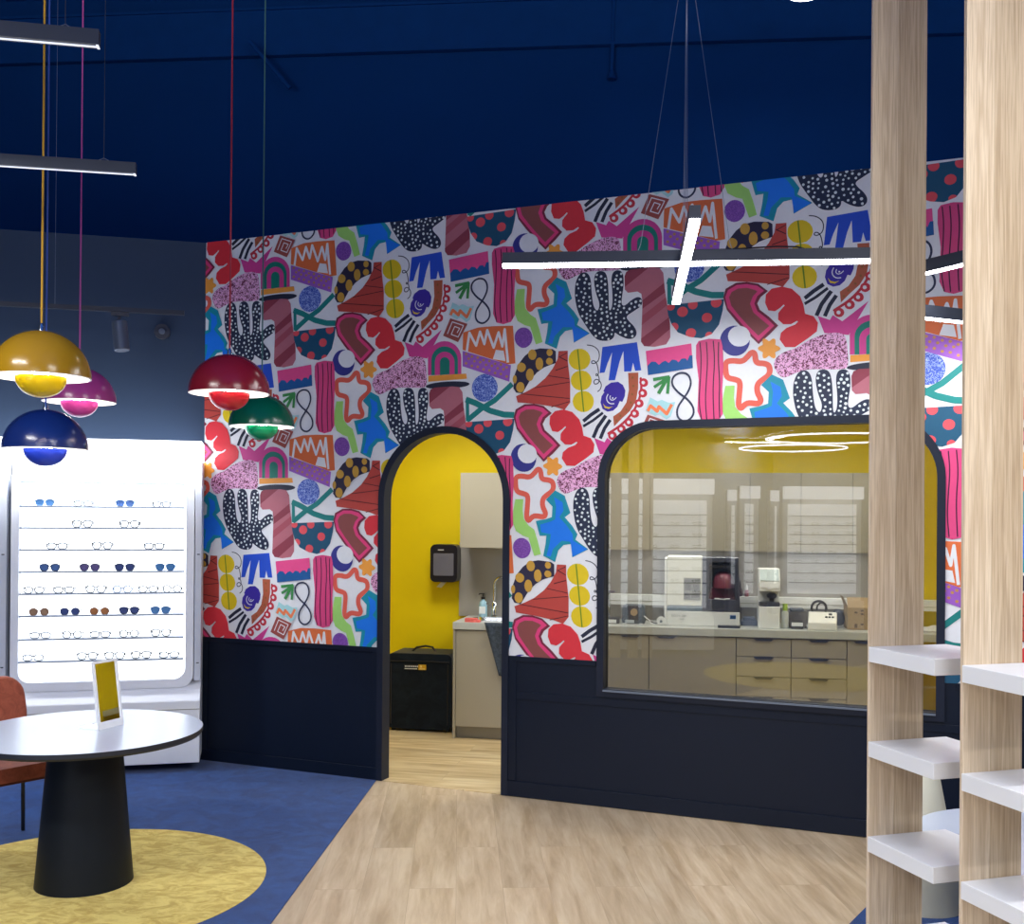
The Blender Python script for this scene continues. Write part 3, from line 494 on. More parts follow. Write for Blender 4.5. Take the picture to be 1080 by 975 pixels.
["s","4A1035",0.007,1,[0.962,1.489,0.971,1.402,0.967,1.268,0.958,1.134,0.975,1.027]],
["s","4A1035",0.007,1,[1.001,1.49,1.01,1.376,1.001,1.242,0.997,1.135,1.007,1.022]],
["s","4A1035",0.007,1,[1.042,1.495,1.052,1.378,1.043,1.244,1.044,1.137,1.05,1.024]],
["s","4A1035",0.007,1,[1.074,1.485,1.072,1.378,1.083,1.245,1.079,1.139,1.084,1.039]],
["c","2E3550",0.012,1,[0.845,1.318,0.893,1.306,0.913,1.253,0.894,1.198,0.863,1.157,0.824,1.101,0.829,1.041,0.88,1.016,0.927,1.052,0.927,1.106,0.887,1.158,0.831,1.196,0.79,1.249,0.801,1.296]],
["p","E84F8E",0,0,[0.63,1.457,0.91,1.488,0.921,1.34,0.645,1.309]],
["p","1A5A9A",0,0,[0.641,1.366,0.665,1.39,0.693,1.388,0.712,1.368,0.733,1.385,0.752,1.392,0.773,1.377,0.794,1.397,0.821,1.391,0.832,1.378,0.852,1.399,0.876,1.4,0.887,1.386,0.9,1.416,0.917,1.417,0.921,1.34,0.645,1.309]],
["s","3A8A4A",0.02,0,[0.677,1.281,0.779,1.293]],
["s","3A8A4A",0.019,0,[0.683,1.234,0.769,1.288]],
["s","3A8A4A",0.023,0,[0.711,1.194,0.766,1.288]],
["s","3A8A4A",0.019,0,[0.767,1.191,0.775,1.295]],
["p","A8D8DC",0,0,[0.659,1.173,0.707,1.147,0.732,1.156,0.774,1.136,0.815,1.14,0.788,1.053,0.761,1.036,0.718,1.07,0.691,1.06,0.631,1.095]],
["s","F08050",0.02,0,[0.645,1.09,0.662,1.122,0.704,1.087,0.714,1.115,0.763,1.07,0.794,1.126]],
["p","9C4A44",0,0,[0.644,1.069,0.769,1.025,0.702,0.909,0.592,0.958]],
["s","E4E6EA",0.006,0,[0.624,0.968,0.659,1.045,0.74,1.016,0.702,0.943,0.652,0.963,0.677,1.014,0.713,0.999,0.694,0.971]]]
TP, TV, TD = 1.3374, 1.3449, .67245
cells = []
def dtop(u):
    t = .462 ** 2 - (u - 1.935) ** 2
    return 1.898 + math.sqrt(t) if t > 0 else 0
def wtop(u):
    m = .022; x0, x1, R, z1 = 3.052 - m, 4.957 + m, .31 + m, 2.33 + m
    if u < x0 + R: return z1 - R + math.sqrt(max(0, R * R - (x0 + R - u) ** 2))
    if u > x1 - R: return z1 - R + math.sqrt(max(0, R * R - (u - x1 + R) ** 2))
    return z1
ub = [0, 1.473] + [1.473 + .924 * (1 - cos(pi * i / 26)) / 2 for i in range(1, 26)] + [2.397, 3.03]
ub += [3.03 + .332 * (1 - cos(pi / 2 * i / 9)) for i in range(1, 9)] + [3.362, 4.647] + [4.647 + .332 * sin(pi / 2 * i / 9) for i in range(1, 9)] + [4.979, 6.9]
for a, c in zip(ub, ub[1:]):
    m_ = (a + c) / 2
    if 1.473 <= m_ <= 2.397: lo = (dtop(a + 1e-5), dtop(c - 1e-5))
    elif 3.03 <= m_ <= 4.979: lo = (wtop(a), wtop(c))
    else: lo = (HW, HW)
    lo = (max(lo[0], HW), max(lo[1], HW))
    cells.append((a, c, lo))
def clip(poly, a, b_, c, side):
    """keep a*x+b*y+c >= 0"""
    out = []
    for i in range(len(poly)):
        p, q = poly[i - 1], poly[i]; fp = a * p[0] + b_ * p[1] + c; fq = a * q[0] + b_ * q[1] + c
        if (fp >= 0) != (fq >= 0):
            t = fp / (fp - fq); out.append((p[0] + t * (q[0] - p[0]), p[1] + t * (q[1] - p[1])))
        if fq >= 0: out.append(q)
    return out
def chaikin(p, closed=True, it=2):
    for _ in range(it):
        q = []; n = len(p)
        rng = range(n) if closed else range(n - 1)
        if not closed: q.append(p[0])
        for i in rng:
            a, c = p[i], p[(i + 1) % n]
            q.append((a[0] * .75 + c[0] * .25, a[1] * .75 + c[1] * .25)); q.append((a[0] * .25 + c[0] * .75, a[1] * .25 + c[1] * .75))
        if not closed: q.append(p[-1])
        p = q
    return p
def tri(poly):
    return [[poly[i] for i in t] for t in tessellate_polygon([[Vector((a, c, 0)) for a, c in poly]])]
def disc(x, y, r, n): return [(x + r * cos(2 * pi * k / n), y + r * sin(2 * pi * k / n)) for k in range(n)]
WV, WF, WM, WC = [], [], [], []
MAP = {'rice': 1, 'ball': 2, 'speckle': 3}
def emit_poly(poly, off, mi, col):
    us = [p[0] for p in poly]; u0, u1 = min(us), max(us)
    for a, c, lo in cells:
        if c <= u0 or a >= u1: continue
        q = poly
        if a > u0: q = clip(q, 1, 0, -a, 0)
        if q and c < u1: q = clip(q, -1, 0, c, 0)
        if not q: continue
        sl = (lo[1] - lo[0]) / (c - a)
        q = clip(q, -sl, 1, -(lo[0] - sl * a), 0)
        if q: q = clip(q, 0, -1, HT, 0)
        if not q or len(q) < 3: continue
        o = len(WV); WV.extend((x, -off, z) for x, z in q); WF.append(tuple(range(o, o + len(q)))); WM.append(mi); WC.append((col, len(q)))
paper = lin('E6E8EC')
for a, c, lo in cells: emit_poly([(a, 0), (c, 0), (c, 5), (a, 5)], .0008, 0, paper)
OFF = .001
for k, (kind, mt_, w, sm, fl_) in enumerate(TILE):
    pts = list(zip(fl_[::2], fl_[1::2])); OFF += 2e-5; off = OFF
    if mt_[0] == '*': mi, col = MAP[mt_[1:]], (1, 1, 1, 1)
    else: mi, col = 0, lin(mt_)
    pieces = []
    if kind == 'p':
        pieces = tri(chaikin(pts) if sm else pts)
    elif kind == 'd':
        pieces = [disc(x, y, w * random.uniform(.75, 1.15), 7) for x, y in pts]
    else:
        cl = kind == 'c'
        q = chaikin(pts, cl) if sm else pts
        n = len(q)
        for i in range(n if cl else n - 1):
            a, c = q[i], q[(i + 1) % n]; dx, dy = c[0] - a[0], c[1] - a[1]; L = math.hypot(dx, dy)
            if L < 1e-6: continue
            nx, ny = -dy / L * w / 2, dx / L * w / 2
            pieces.append([(a[0] + nx, a[1] + ny), (a[0] - nx, a[1] - ny), (c[0] - nx, c[1] - ny), (c[0] + nx, c[1] + ny)])
        joints = q if cl else (q[1:-1] if not sm else q)
        for x, y in joints: pieces.append(disc(x, y, w / 2, 8))
    us = [p[0] for pc in pieces for p in pc]; vs_ = [p[1] for pc in pieces for p in pc]
    for i in range(-2, 6):
        for j in range(-5, 5):
            du, dv = i * TP, j * TV + i * TD
            if max(us) + du < 0 or min(us) + du > 6.9 or max(vs_) + dv < HW or min(vs_) + dv > HT: continue
            for q_, pc in enumerate(pieces): emit_poly([(x + du, y + dv) for x, y in pc], off + (q_ * 3e-6 if kind in 'sc' else 0), mi, col)
    if kind in 'sc': OFF += len(pieces) * 3e-6
me = bpy.data.meshes.new('wallpaper'); me.from_pydata(WV, [], WF)
for q in ('ink', 'rice', 'ball', 'speckle'): me.materials.append(M[q])
me.polygons.foreach_set('material_index', WM)
ca = me.color_attributes.new('ink', 'FLOAT_COLOR', 'CORNER'); buf = []
for col, n in WC: buf += list(col) * n
ca.data.foreach_set('color', buf)
wp = bpy.data.objects.new('wallpaper', me); C.objects.link(wp); wp.parent = wall; wp['label'] = 'printed mural wallpaper of bright cut-out shapes'

# ------------------------------------------------------------------ back room shell
b = MB(); q = [coupt(-2.2, .6), coupt(6, .6), coupt(6, .7), coupt(-2.2, .7)]
b.prism(q, 0, 3.1); struct(b.build('wall_back', M['yellow']))
b = MB(); q = [coupt(-1.75, .6), coupt(-1.65, .6), coupt(-1.65, -1.0), coupt(-1.75, -1.0)]
b.prism(q, 0, 3.1); struct(b.build('wall_side', M['yellow']))
b = MB(); b.prism([wallpt(.35, -.12), wallpt(7.2, -.12), coupt(6, .7), coupt(-2.2, .7)], 2.7, 2.78); struct(b.build('ceiling_back_room', M['white']))
b = MB(); q = [coupt(3.75, .6), coupt(3.85, .6), coupt(3.6, -2.4), coupt(3.5, -2.4)]
b.prism(q, 0, 3.1); struct(b.build('wall_side_right', M['yellow']))
b = MB(); b.box(-.56, .585, .93, 3.1, .598, 1.56); struct(b.build('trim_3', M['splash'], loc=CO, rz=GA))
for k, (s, d) in enumerate([(-.5, -.55), (1.2, -.6), (2.6, -.7)]):
    x, y = coupt(s, d)
    t = thing('ceiling_panel', ['square lit ceiling panel behind the arched doorway', 'square lit ceiling panel above the middle of the worktop', 'square lit ceiling panel above the drawer units'][k], 'ceiling light', (x, y, 2.7), GA, 'ceiling panels of the back room')
    b = MB(); b.prism(rr(-.3, -.3, .3, .3, .02), -.03, -.0, 'z', holes=[rr(-.275, -.275, .275, .275, .02)]); b.build('frame', M['white'], t)
    b = MB(); b.box(-.275, -.275, -.012, .275, .275, -.006); b.build('diffuser', M['panel'], t)
    area('ceiling_panel_light', (x, y, 2.67), .5, .5, (18, 22, 22)[k], (0, 0, GA), (1, .985, .95))

# ------------------------------------------------------------------ fitted kitchen of the back room
def cframe(s, d=0, z=0): x, y = coupt(s, d); return (x, y, z)
def base_unit(s0, s1, kind, label, group='base units under the worktop'):
    w = s1 - s0; t = thing('base_unit', label, 'cabinet', cframe(s0), GA, group)
    b = MB(); b.box(.0005, .025, .095, w - .0005, .58, .872); b.box(.0005, .05, 0, w - .0005, .56, .095); b.build('body', M['greige2'], t)
    g = .002
    def handle(pr, cx, z):
        h = MB(); h.prism([(cx - .075, z), (cx + .075, z), (cx + .055, z - .016), (cx - .055, z - .016)], -.004, .006, 'y'); h.build('handle', M['gunmetal'], pr)
    if kind == 'drawers':
        for z0, z1 in ((.73, .868), (.578, .728), (.426, .576), (.1, .424)):
            b = MB(); b.box(g, .004, z0 + .0015, w - g, .024, z1 - .0015); d = b.build('drawer', M['greige'], t, bevel=.001)
            handle(d, w / 2, z1 - .001)
    else:
        b = MB(); b.box(g, .004, .1, w - g, .024, .868); d = b.build('door', M['greige'], t, bevel=.001)
        if kind != 'plain': handle(d, kind, .867)
    return t
b = MB(); b.box(-.472, .0, 0, -.452, .585, .875); tag(b.build('end_panel', M['greige'], loc=CO, rz=GA, bevel=.001), 'greige end panel closing the base units beside the black case', 'panel')
base_unit(-.45, .11, 'plain', 'greige sink cabinet with a plain door, seen through the doorway')
base_unit(.112, .50, .1, 'narrow greige base cabinet hidden behind the pillar between doorway and window')
base_unit(.502, 1.088, .44, 'greige base cabinet at the left edge of the window')
base_unit(1.09, 1.752, .13, 'wide greige base cabinet below the big white and grey machine')
base_unit(1.754, 2.161, 'drawers', 'left stack of four greige drawers under the worktop')
base_unit(2.163, 2.569, 'drawers', 'right stack of four greige drawers, below the white slanted device')
base_unit(2.571, 3.02, .12, 'greige base cabinet under the cardboard box')
wt = thing('worktop', 'long pale grey worktop running across all base units', 'worktop', CO, GA)
b = MB(); b.prism([(-.475, -.005), (3.68, -.005), (3.68, .584), (-.475, .584)], .877, .935, 'z', holes=[rr(-.38, .12, .12, .46, .08)]); b.build('slab', M['worktop'], wt, bevel=.002)
# sink
sk = thing('sink', 'round-cornered steel sink set in the worktop behind the arch', 'sink', cframe(-.38, .12, .80), GA)
b = MB(); o1 = rr(-.012, -.012, .512, .352, .09); o2 = rr(.012, .012, .488, .328, .07)
b.prism(o1, .1355, .139, 'z', holes=[o2]); b.build('rim', M['chrome'], sk)
b = MB(); n0 = len(o2); vs = [(x, y, .136) for x, y in o2] + [(.25 + (x - .25) * .9, .17 + (y - .17) * .9, .01) for x, y in o2]
b.add(vs, [(i, (i + 1) % n0, (i + 1) % n0 + n0, i + n0) for i in range(n0)] + [tuple(range(n0, 2 * n0))]); b.build('bowl', M['chrome'], sk, smooth=True)
# faucet
fc = thing('faucet', 'chrome swan-neck faucet with a side lever behind the sink', 'faucet', cframe(-.235, .50, .935), GA)
b = MB(); b.lathe([(.03, 0), (.03, .012), (.022, .02), (.022, .12), (.014, .13)], 20); b.build('body', M['chrome'], fc, smooth=True)
b = MB(); b.tube([(0, 0, .1), (0, 0, .26)] + [(.085 - .085 * cos(a), -.085 * sin(a) * .6, .26 + .085 * sin(a)) for a in [pi * i / 10 for i in range(1, 11)]] + [(.17, -.0, .22)], .011, 12); b.build('spout', M['chrome'], fc, smooth=True)
b = MB(); b.tube([(0, 0, .09), (-.05, -.01, .105), (-.11, -.02, .13)], [.012, .009, .006], 10); b.build('lever', M['chrome'], fc, smooth=True)
# soap and sponge
sp = thing('soap_bottle', 'clear blue soap bottle with a black pump beside the sink', 'bottle', cframe(-.33, .495, .935), GA)
b = MB(); b.lathe([(.034, 0), (.036, .01), (.036, .10), (.03, .125), (.014, .14), (.014, .15)], 24); b.build('bottle', mat('blue_soap', '9FC8DC', .15, var=.04), sp, smooth=True)
b = MB(); b.box(-.026, -.0375, .03, .026, -.034, .09); b.build('label', mat('soap_label', 'E6EEF4', .5), sp)
b = MB(); b.lathe([(.016, .15), (.016, .168), (.005, .17), (.005, .19), (.012, .192), (.012, .2)], 16); b.tube([(0, 0, .196), (-.03, -.015, .196), (-.034, -.017, .186)], .005, 8); b.build('pump', M['blackplastic'], sp, smooth=True)
b = MB(); b.prism(rr(-.05, -.032, .05, .032, .02), 0, .03); b.prism(rr(.02, -.024, .075, .03, .012), 0, .018)
tag(b.build('sponge', carpet('pink_sponge_foam', 'E8605C', 'F4807A', 60, .9), loc=cframe(-.335, .05, .935), rz=GA - .1, bevel=.006), 'pink sponge at the front edge of the sink', 'sponge')
# towel hanging from the worktop edge
b = MB(); vs = []; fs = []; N = 14; Kz = 12
for j in range(Kz + 1):
    v = j / Kz
    for i in range(N + 1):
        u_ = i / N; x = -.215 + .30 * u_ + (v * .05 + .075 * v) * (1 - u_); y = -.014 - .006 * sin(u_ * 17 + v * 2) - .004; vs.append((x, y, .94 - v * (.42 + .05 * u_)))
for j in range(Kz):
    for i in range(N): a = j * (N + 1) + i; fs.append((a, a + 1, a + N + 2, a + N + 1))
b.add(vs, fs); tw = b.build('towel', carpet('slate_towel_cloth', '39424E', '4E5866', 30, .95), loc=CO, rz=GA, smooth=True); md = tw.modifiers.new('t', 'SOLIDIFY'); md.thickness = .006
tag(tw, 'slate grey towel hanging over the worktop edge beside the door jamb', 'towel')
# wall cabinets
seams = [-.48, -.09, .30, .69, 1.08, 1.47, 1.86, 2.25, 2.64, 3.03]
lab = ['greige wall cabinet above the sink, seen through the arch', 'greige wall cabinet hidden behind the door jamb', 'greige wall cabinet behind the pillar between door and window', 'greige wall cabinet at the left edge of the window',
       'greige wall cabinet above the grey edging unit', 'greige wall cabinet above the big machine', 'greige wall cabinet above the white upright instrument', 'greige wall cabinet above the black tray stand', 'greige wall cabinet above the cardboard box']
for k in range(9):
    w = .39; t = thing('wall_cabinet', lab[k], 'cabinet', cframe(seams[k], .25, 1.53), GA, 'wall cabinets above the worktop')
    b = MB(); b.box(.0005, .02, 0, w - .0005, .333, .615); b.build('body', M['greige2'] if k else M['greige'], t)
    b = MB(); b.box(.0015, 0, -.004, w - .0015, .018, .615); b.build('door', M['greige'], t, bevel=.001)
    if k > 2:
        b = MB(); b.box(.02, .095, -.0036, w - .02, .125, -.0003); b.build('added_under_strip', M['panel'], t)  # glowing strip and area light added to brighten splashback and worktop
        x, y = coupt(seams[k] + w / 2, .36); area('added_under_fill', (x, y, 1.524), w - .05, .03, UNDER, (0, 0, GA), (1, .98, .94))
# white trunking shelf on the splashback
tr = thing('wall_trunking', 'white trunking strip fixed along the splashback above the worktop', 'trunking', cframe(.6, .49, 1.065), GA)
b = MB(); b.box(0, 0, 0, 2.9, .095, .085); b.build('channel', M['plastic'], tr, bevel=.003)
b = MB(); b.box(0, -.003, .03, 2.9, 0, .034); b.build('lid_seam', M['greige2'], tr)

# paper towel dispenser
pd = thing('towel_dispenser', 'smoky black paper towel dispenser on the yellow wall', 'dispenser', cframe(-.665, .6, 1.225), GA)
b = MB(); b.prism(rr(-.118, 0, .118, .32, .045), -.15, 0, 'y'); b.build('housing', M['blackplastic'], pd, smooth=40, bevel=.012, seg=3)
b = MB(); b.prism(rr(-.088, .055, .088, .245, .012), -.156, -.15, 'y'); b.build('window', mat('smoky_window', '6E6E7C', .15, var=.08), pd)
b = MB(); b.add([(-.03, -.08, .005), (.02, -.09, .005), (-.03, -.10, -.05), (-.075, -.09, -.045), (-.03, -.084, .005), (.02, -.094, .005), (-.03, -.104, -.05), (-.075, -.094, -.045)], [(0, 1, 2, 3), (7, 6, 5, 4), (0, 4, 5, 1), (1, 5, 6, 2), (2, 6, 7, 3), (3, 7, 4, 0)]); b.build('paper_sheet', mat('paper', 'E8E8E4', .8), pd)
b = MB(); b.box(-.05, -.1535, .27, .0, -.150, .277); b.build('logo', mat('logo_print', 'C9CCD4', .5), pd)
# black case
cs_ = thing('equipment_case', 'large black fabric case standing against the yellow wall', 'case', cframe(-1.075, .2, 0), GA)
M['bag'] = carpet('black_nylon', '0D1520', '17212C', 9, .55, bump=.15)
b = MB(); b.prism(rr(.0, .02, .545, .645, .045), 0, .36, 'y'); cb = b.build('body', M['bag'], cs_, smooth=40, bevel=.03, seg=3)
b = MB(); b.tube([(.16, .17, .64), (.20, .17, .675), (.28, .17, .69), (.34, .17, .68), (.37, .17, .64)], .009, 8); b.build('handle', M['blackplastic'], cs_, smooth=True)
b = MB(); b.tube([(.02, -.002, .58), (.27, -.004, .585), (.525, -.002, .58)], .004, 6); b.tube([(.03, -.002, .06), (.03, -.002, .56)], .004, 6); b.tube([(.515, -.002, .06), (.515, -.002, .56)], .004, 6); b.build('zip', M['blackplastic'], cs_)
b = MB(); b.box(.265, -.006, .512, .33, .0, .556); b.build('label_patch', mat('yellow_patch', 'D9A813', .5), cs_)
b = MB(); b.box(.14, -.006, .512, .262, .0, .553); lp = b.build('name_patch', mat('black_patch', '111317', .5), cs_)
b = MB()
x = .15
for w_ in (.016, .008, .01, .008, .012, .014, .01, .012): b.box(x, -.0075, .534, x + w_ * .8, -.006, .546); x += w_ + .0035
b.box(.148, -.0075, .517, .255, -.006, .523); b.build('lettering', M['plastic'], lp)
b = MB(); b.box(.275, -.0075, .518, .322, -.006, .525); b.box(.28, -.0075, .532, .295, -.006, .55); b.build('emblem', mat('pale_yellow', 'F0DC90', .5), cs_)
for px in (.04, .505):
    b = MB(); b.lathe([(.018, 0), (.02, .01), (.018, .022)], 12, (px, .05, 0)); b.build('foot', M['blackplastic'], cs_)

# ------------------------------------------------------------------ instruments on the worktop
ZT = .935
def item(name, label, cat, s, d=.25, rz=0, z=ZT): return thing(name, label, cat, cframe(s, d, z), GA + rz)
# stand with bar head at the window's left edge
t = item('measuring_stand', 'small measuring stand with thin pole beside the window frame', 'instrument', .80, .24)
b = MB(); b.box(-.09, -.05, 0, .04, .06, .045); b.build('base', M['gunmetal'], t, bevel=.004)
b = MB(); b.box(-.088, -.053, .006, .02, -.05, .034); b.build('label_plate', M['plastic'], t)
b = MB(); b.tube([(-.04, 0, .045), (-.04, 0, .25)], .007, 10); b.build('pole', M['chrome'], t, smooth=True)
b = MB(); b.box(-.075, -.03, .245, .005, .02, .262); b.build('head', mat('mauve_grey_plastic', '6A6478', .4), t, bevel=.003)
# lens edger
t = item('lens_edger', 'small slate blue bench unit with a tan round knob', 'instrument', .955, .22)
b = MB(); b.prism([(-.085, 0), (.085, 0), (.095, .03), (.09, .12), (.075, .15), (-.075, .15), (-.09, .12), (-.095, .03)], 0, .13, 'y'); b.build('housing', mat('slate_blue_plastic', '55626F', .4), t, bevel=.004)
b = MB(); b.prism([(-.04, .03), (.04, .03), (.045, .145), (-.045, .145)], -.012, 0, 'y'); b.build('front_panel', M['gunmetal'], t, bevel=.003)
b = MB(); b.prism(disc(.005, .095, .028, 20), -.035, -.01, 'y'); b.build('knob', mat('tan_plastic', 'B79C7C', .5), t, smooth=40, bevel=.003)
b = MB(); b.box(-.065, -.014, .008, .005, -.001, .033); b.build('label_plate', mat('pale_label', 'C8D2D8', .5), t)
for sx in (-.07, .06):
    b = MB(); b.box(sx - .015, -.004, -.0, sx + .015, .03, .006); b.build('foot', M['plastic'], t)
# cables
b = MB(); b.tube([(1.03, .30, 1.0), (1.07, .28, .96), (1.12, .25, .941), (1.19, .26, .941), (1.24, .34, .96)], .004, 6)
tag(b.build('cable', M['blackplastic'], loc=CO, rz=GA, smooth=True), 'thin black cable lying on the worktop behind the slate unit', 'cable')
b = MB(); b.tube([(1.04, .22, 1.0), (1.08, .19, .97), (1.10, .17, .945), (1.15, .16, .941), (1.2, .2, .941)], .0045, 6)
tag(b.build('cable', M['plastic'], loc=CO, rz=GA, smooth=True), 'white cable curling beside the small slate unit', 'cable')
t = item('round_alarm', 'small white round gadget left of the big machine', 'gadget', 1.175, .16)
b = MB(); b.prism(disc(0, .036, .034, 24), -.03, 0, 'y'); b.build('body', M['plastic'], t, smooth=40, bevel=.006)
b = MB(); b.prism(disc(.002, .034, .011, 14), -.033, -.028, 'y'); b.build('centre', M['grey'], t)
# large lens machine
t = item('lens_machine', 'large bench machine, cream left door, dark right hood, cream base', 'machine', 1.22, .17)
b = MB(); b.box(.0, 0, .0, .565, .38, .115); b.build('base', M['plastic'], t, bevel=.006)
b = MB(); b.box(.0, .004, .117, .565, .37, .155); b.build('band', mat('blue_grey_plastic', '6D7F8C', .35), t, bevel=.003)
b = MB(); b.box(-.02, .005, .0, -.001, .36, .53); b.build('side_panel', M['plastic'], t, bevel=.004)
b = MB(); b.box(.0, .0, .158, .272, .36, .545); ld = b.build('door', mat('cream_plastic', 'E4E6DC', .35), t, bevel=.006)
b = MB(); b.box(.13, -.004, .205, .262, .0, .38); ds = b.build('photo_panel', mat('grey_photo_panel', '8C8B80', .3, var=.5, scale=40), ld)
b = MB()
for i, (x0, z0, x1, z1) in enumerate([(.138, .34, .256, .37), (.14, .28, .19, .335), (.2, .27, .25, .33), (.138, .212, .18, .262), (.19, .222, .255, .262)]): b.box(x0, -.0055, z0, x1, -.004, z1)
b.build('picture', mat('photo_shapes', '5C5A4E', .4, var=.6, scale=60), ds)
# dark hood with a hollow working chamber
b = MB(); oc = [(.275, .117), (.565, .117), (.565, .20), (.552, .54), (.275, .54)]; ic = [(.325, .21), (.535, .21), (.525, .505), (.325, .505)]
b.prism(oc, .0, .16, 'y', holes=[ic]); b.box(.275, .16, .16, .555, .36, .54); b.build('hood', M['gunmetal'], t, bevel=.003)
b = MB(); b.box(.33, .02, .455, .515, .05, .48); b.build('slot_bar', M['blackplastic'], t)
b = MB(); b.prism([(.32, .21), (.53, .21), (.505, .30), (.345, .30)], .06, .155, 'y'); b.build('burgundy_block', mat('burgundy_tone', '571A35', .4), t)  # burgundy block with a rose dome on it, inside the hood opening
b = MB(); b.lathe([(.085, 0), (.085, .05), (.07, .1), (.04, .125), (0, .13)], 28, (.44, .1, .30)); b.build('rose_dome', mat('rose_tone', '7A3A4A', .35), t, smooth=True)
b = MB(); b.tube([(.37, .03, .218), (.44, .02, .213), (.49, .03, .218)], .005, 8); b.build('grip', M['plastic'], t)
b = MB(); b.box(.49, -.002, .062, .535, .0, .092); lg = b.build('logo_plate', mat('blue_logo', '2D5F96', .4), t)
b = MB(); b.box(.498, -.003, .07, .510, -.002, .085); b.box(.514, -.003, .07, .527, -.002, .085); b.build('logo_mark', mat('navy_logo_mark', '14345F', .4), lg)
TXT = mat('grey_print', '8A9090', .5)
text('DELTA 200', .024, TXT, t, 'model_lettering', (.035, -.0008, .07), (pi / 2, 0, 0))
text('SERIES', .014, TXT, t, 'model_lettering', (.10, -.0008, .048), (pi / 2, 0, 0))
b = MB(); b.prism(rr(0, 0, .17, .07, .015), 0, .018)
tag(b.build('keypad', M['gunmetal'], loc=cframe(1.615, .07, ZT), rz=GA, bevel=.004), 'flat dark keypad lying in front of the big machine', 'keypad')
# small bottles on the trunking
for k, (s, hz, col, cap, lb) in enumerate([(1.80, .13, '3A2430', '2A1A20', 'small dark dropper bottle on the trunking right of the big machine'), (1.852, .10, '8E2038', 'F0F0EE', 'small red bottle with white cap on the white trunking')]):
    t = thing('dropper_bottle', lb, 'bottle', cframe(s, .535, 1.15), GA, 'dropper bottles on the trunking')
    b = MB(); b.lathe([(.016, 0), (.017, .005), (.017, hz * .45), (.009, hz * .55)], 14); b.build('bottle', mat('bottle_' + ['dark', 'red'][k], col, .25), t, smooth=True)
    b = MB(); b.lathe([(.009, hz * .55), (.008, hz * .75), (.003, hz)], 12); b.build('cap', mat('cap_' + ['dark', 'white'][k], cap, .4), t, smooth=True)
b = MB(); b.prism(rr(0, 0, .13, .20, .02), 0, .035); b.box(.02, .02, .035, .11, .17, .06)
tag(b.build('document_tray', mat('dusty_blue_plastic', '6F7C98', .5), loc=cframe(1.80, .30, ZT), rz=GA, bevel=.006), 'dusty blue tray on the worktop left of the white upright instrument', 'tray')
# upright lensmeter
t = item('lensmeter', 'white upright lens meter with tilted top screen', 'instrument', 2.006, .10)
b = MB(); b.prism([(0, 0), (.26, 0), (.26, .12), (.24, .17), (.0, .17)], -.08, .08, 'x'); b.build('base', M['plastic'], t, bevel=.006)
b = MB(); b.box(-.078, .10, .17, .078, .24, .31); b.build('column', M['plastic'], t, bevel=.004)
b = MB(); b.box(-.078, .01, .172, .078, .105, .205); b.build('stage', M['gunmetal'], t, bevel=.004)
b = MB(); b.lathe([(.018, .205), (.018, .23), (.036, .24), (.04, .26), (.02, .275)], 16, (.02, .06, 0)); b.build('lens_rest', M['blackplastic'], t, smooth=True)
b = MB(); b.prism([(-.02, .29), (.24, .29), (.24, .46), (.06, .46), (-.01, .36)], -.08, .08, 'x'); hd = b.build('head', M['plastic'], t, bevel=.006)
b = MB(); b.prism([(-.06, .325), (.06, .325), (.0, .305)], -.026, -.018, 'y'); b.build('chin_guard', M['white'], hd)
b = MB(); b.add([(-.07, -.012, .372), (.07, -.012, .372), (.07, .052, .455), (-.07, .052, .455), (-.07, -.006, .368), (.07, -.006, .368), (.07, .058, .451), (-.07, .058, .451)], [(0, 1, 2, 3), (7, 6, 5, 4), (0, 4, 5, 1), (1, 5, 6, 2), (2, 6, 7, 3), (3, 7, 4, 0)]); b.build('screen', mat('pale_screen', 'D3E2E4', .2), hd)
# spray bottle
t = item('spray_bottle', 'clear bottle with a lime green cap beside the white instrument', 'bottle', 2.13, .19)
b = MB(); b.lathe([(.026, 0), (.028, .008), (.028, .12), (.013, .14)], 18); b.build('bottle', mat('clear_bottle', 'C4C9C6', .2), t, smooth=True)
b = MB(); b.lathe([(.016, .135), (.018, .15), (.018, .19), (.0, .192)], 14); b.build('cap', mat('lime_plastic', 'A6CC3A', .4), t, smooth=True)
# black tray stand
t = item('tray_stand', 'dark tray stand with a white front label behind the slanted device', 'stand', 2.215, .14)
b = MB(); b.box(-.045, 0, 0, .05, .1, .055); b.build('base', M['blackplastic'], t, bevel=.004)
b = MB(); b.box(-.04, -.002, .022, .045, .0, .05); b.build('label_plate', M['plastic'], t)
b = MB(); b.box(-.075, .12, 0, .085, .15, .13); b.build('upright', mat('grey_brown_panel', '77706A', .4), t, bevel=.003)
b = MB(); b.box(-.04, .08, .128, .06, .2, .15); b.build('top_tray', M['grey_plastic'], t, bevel=.004)
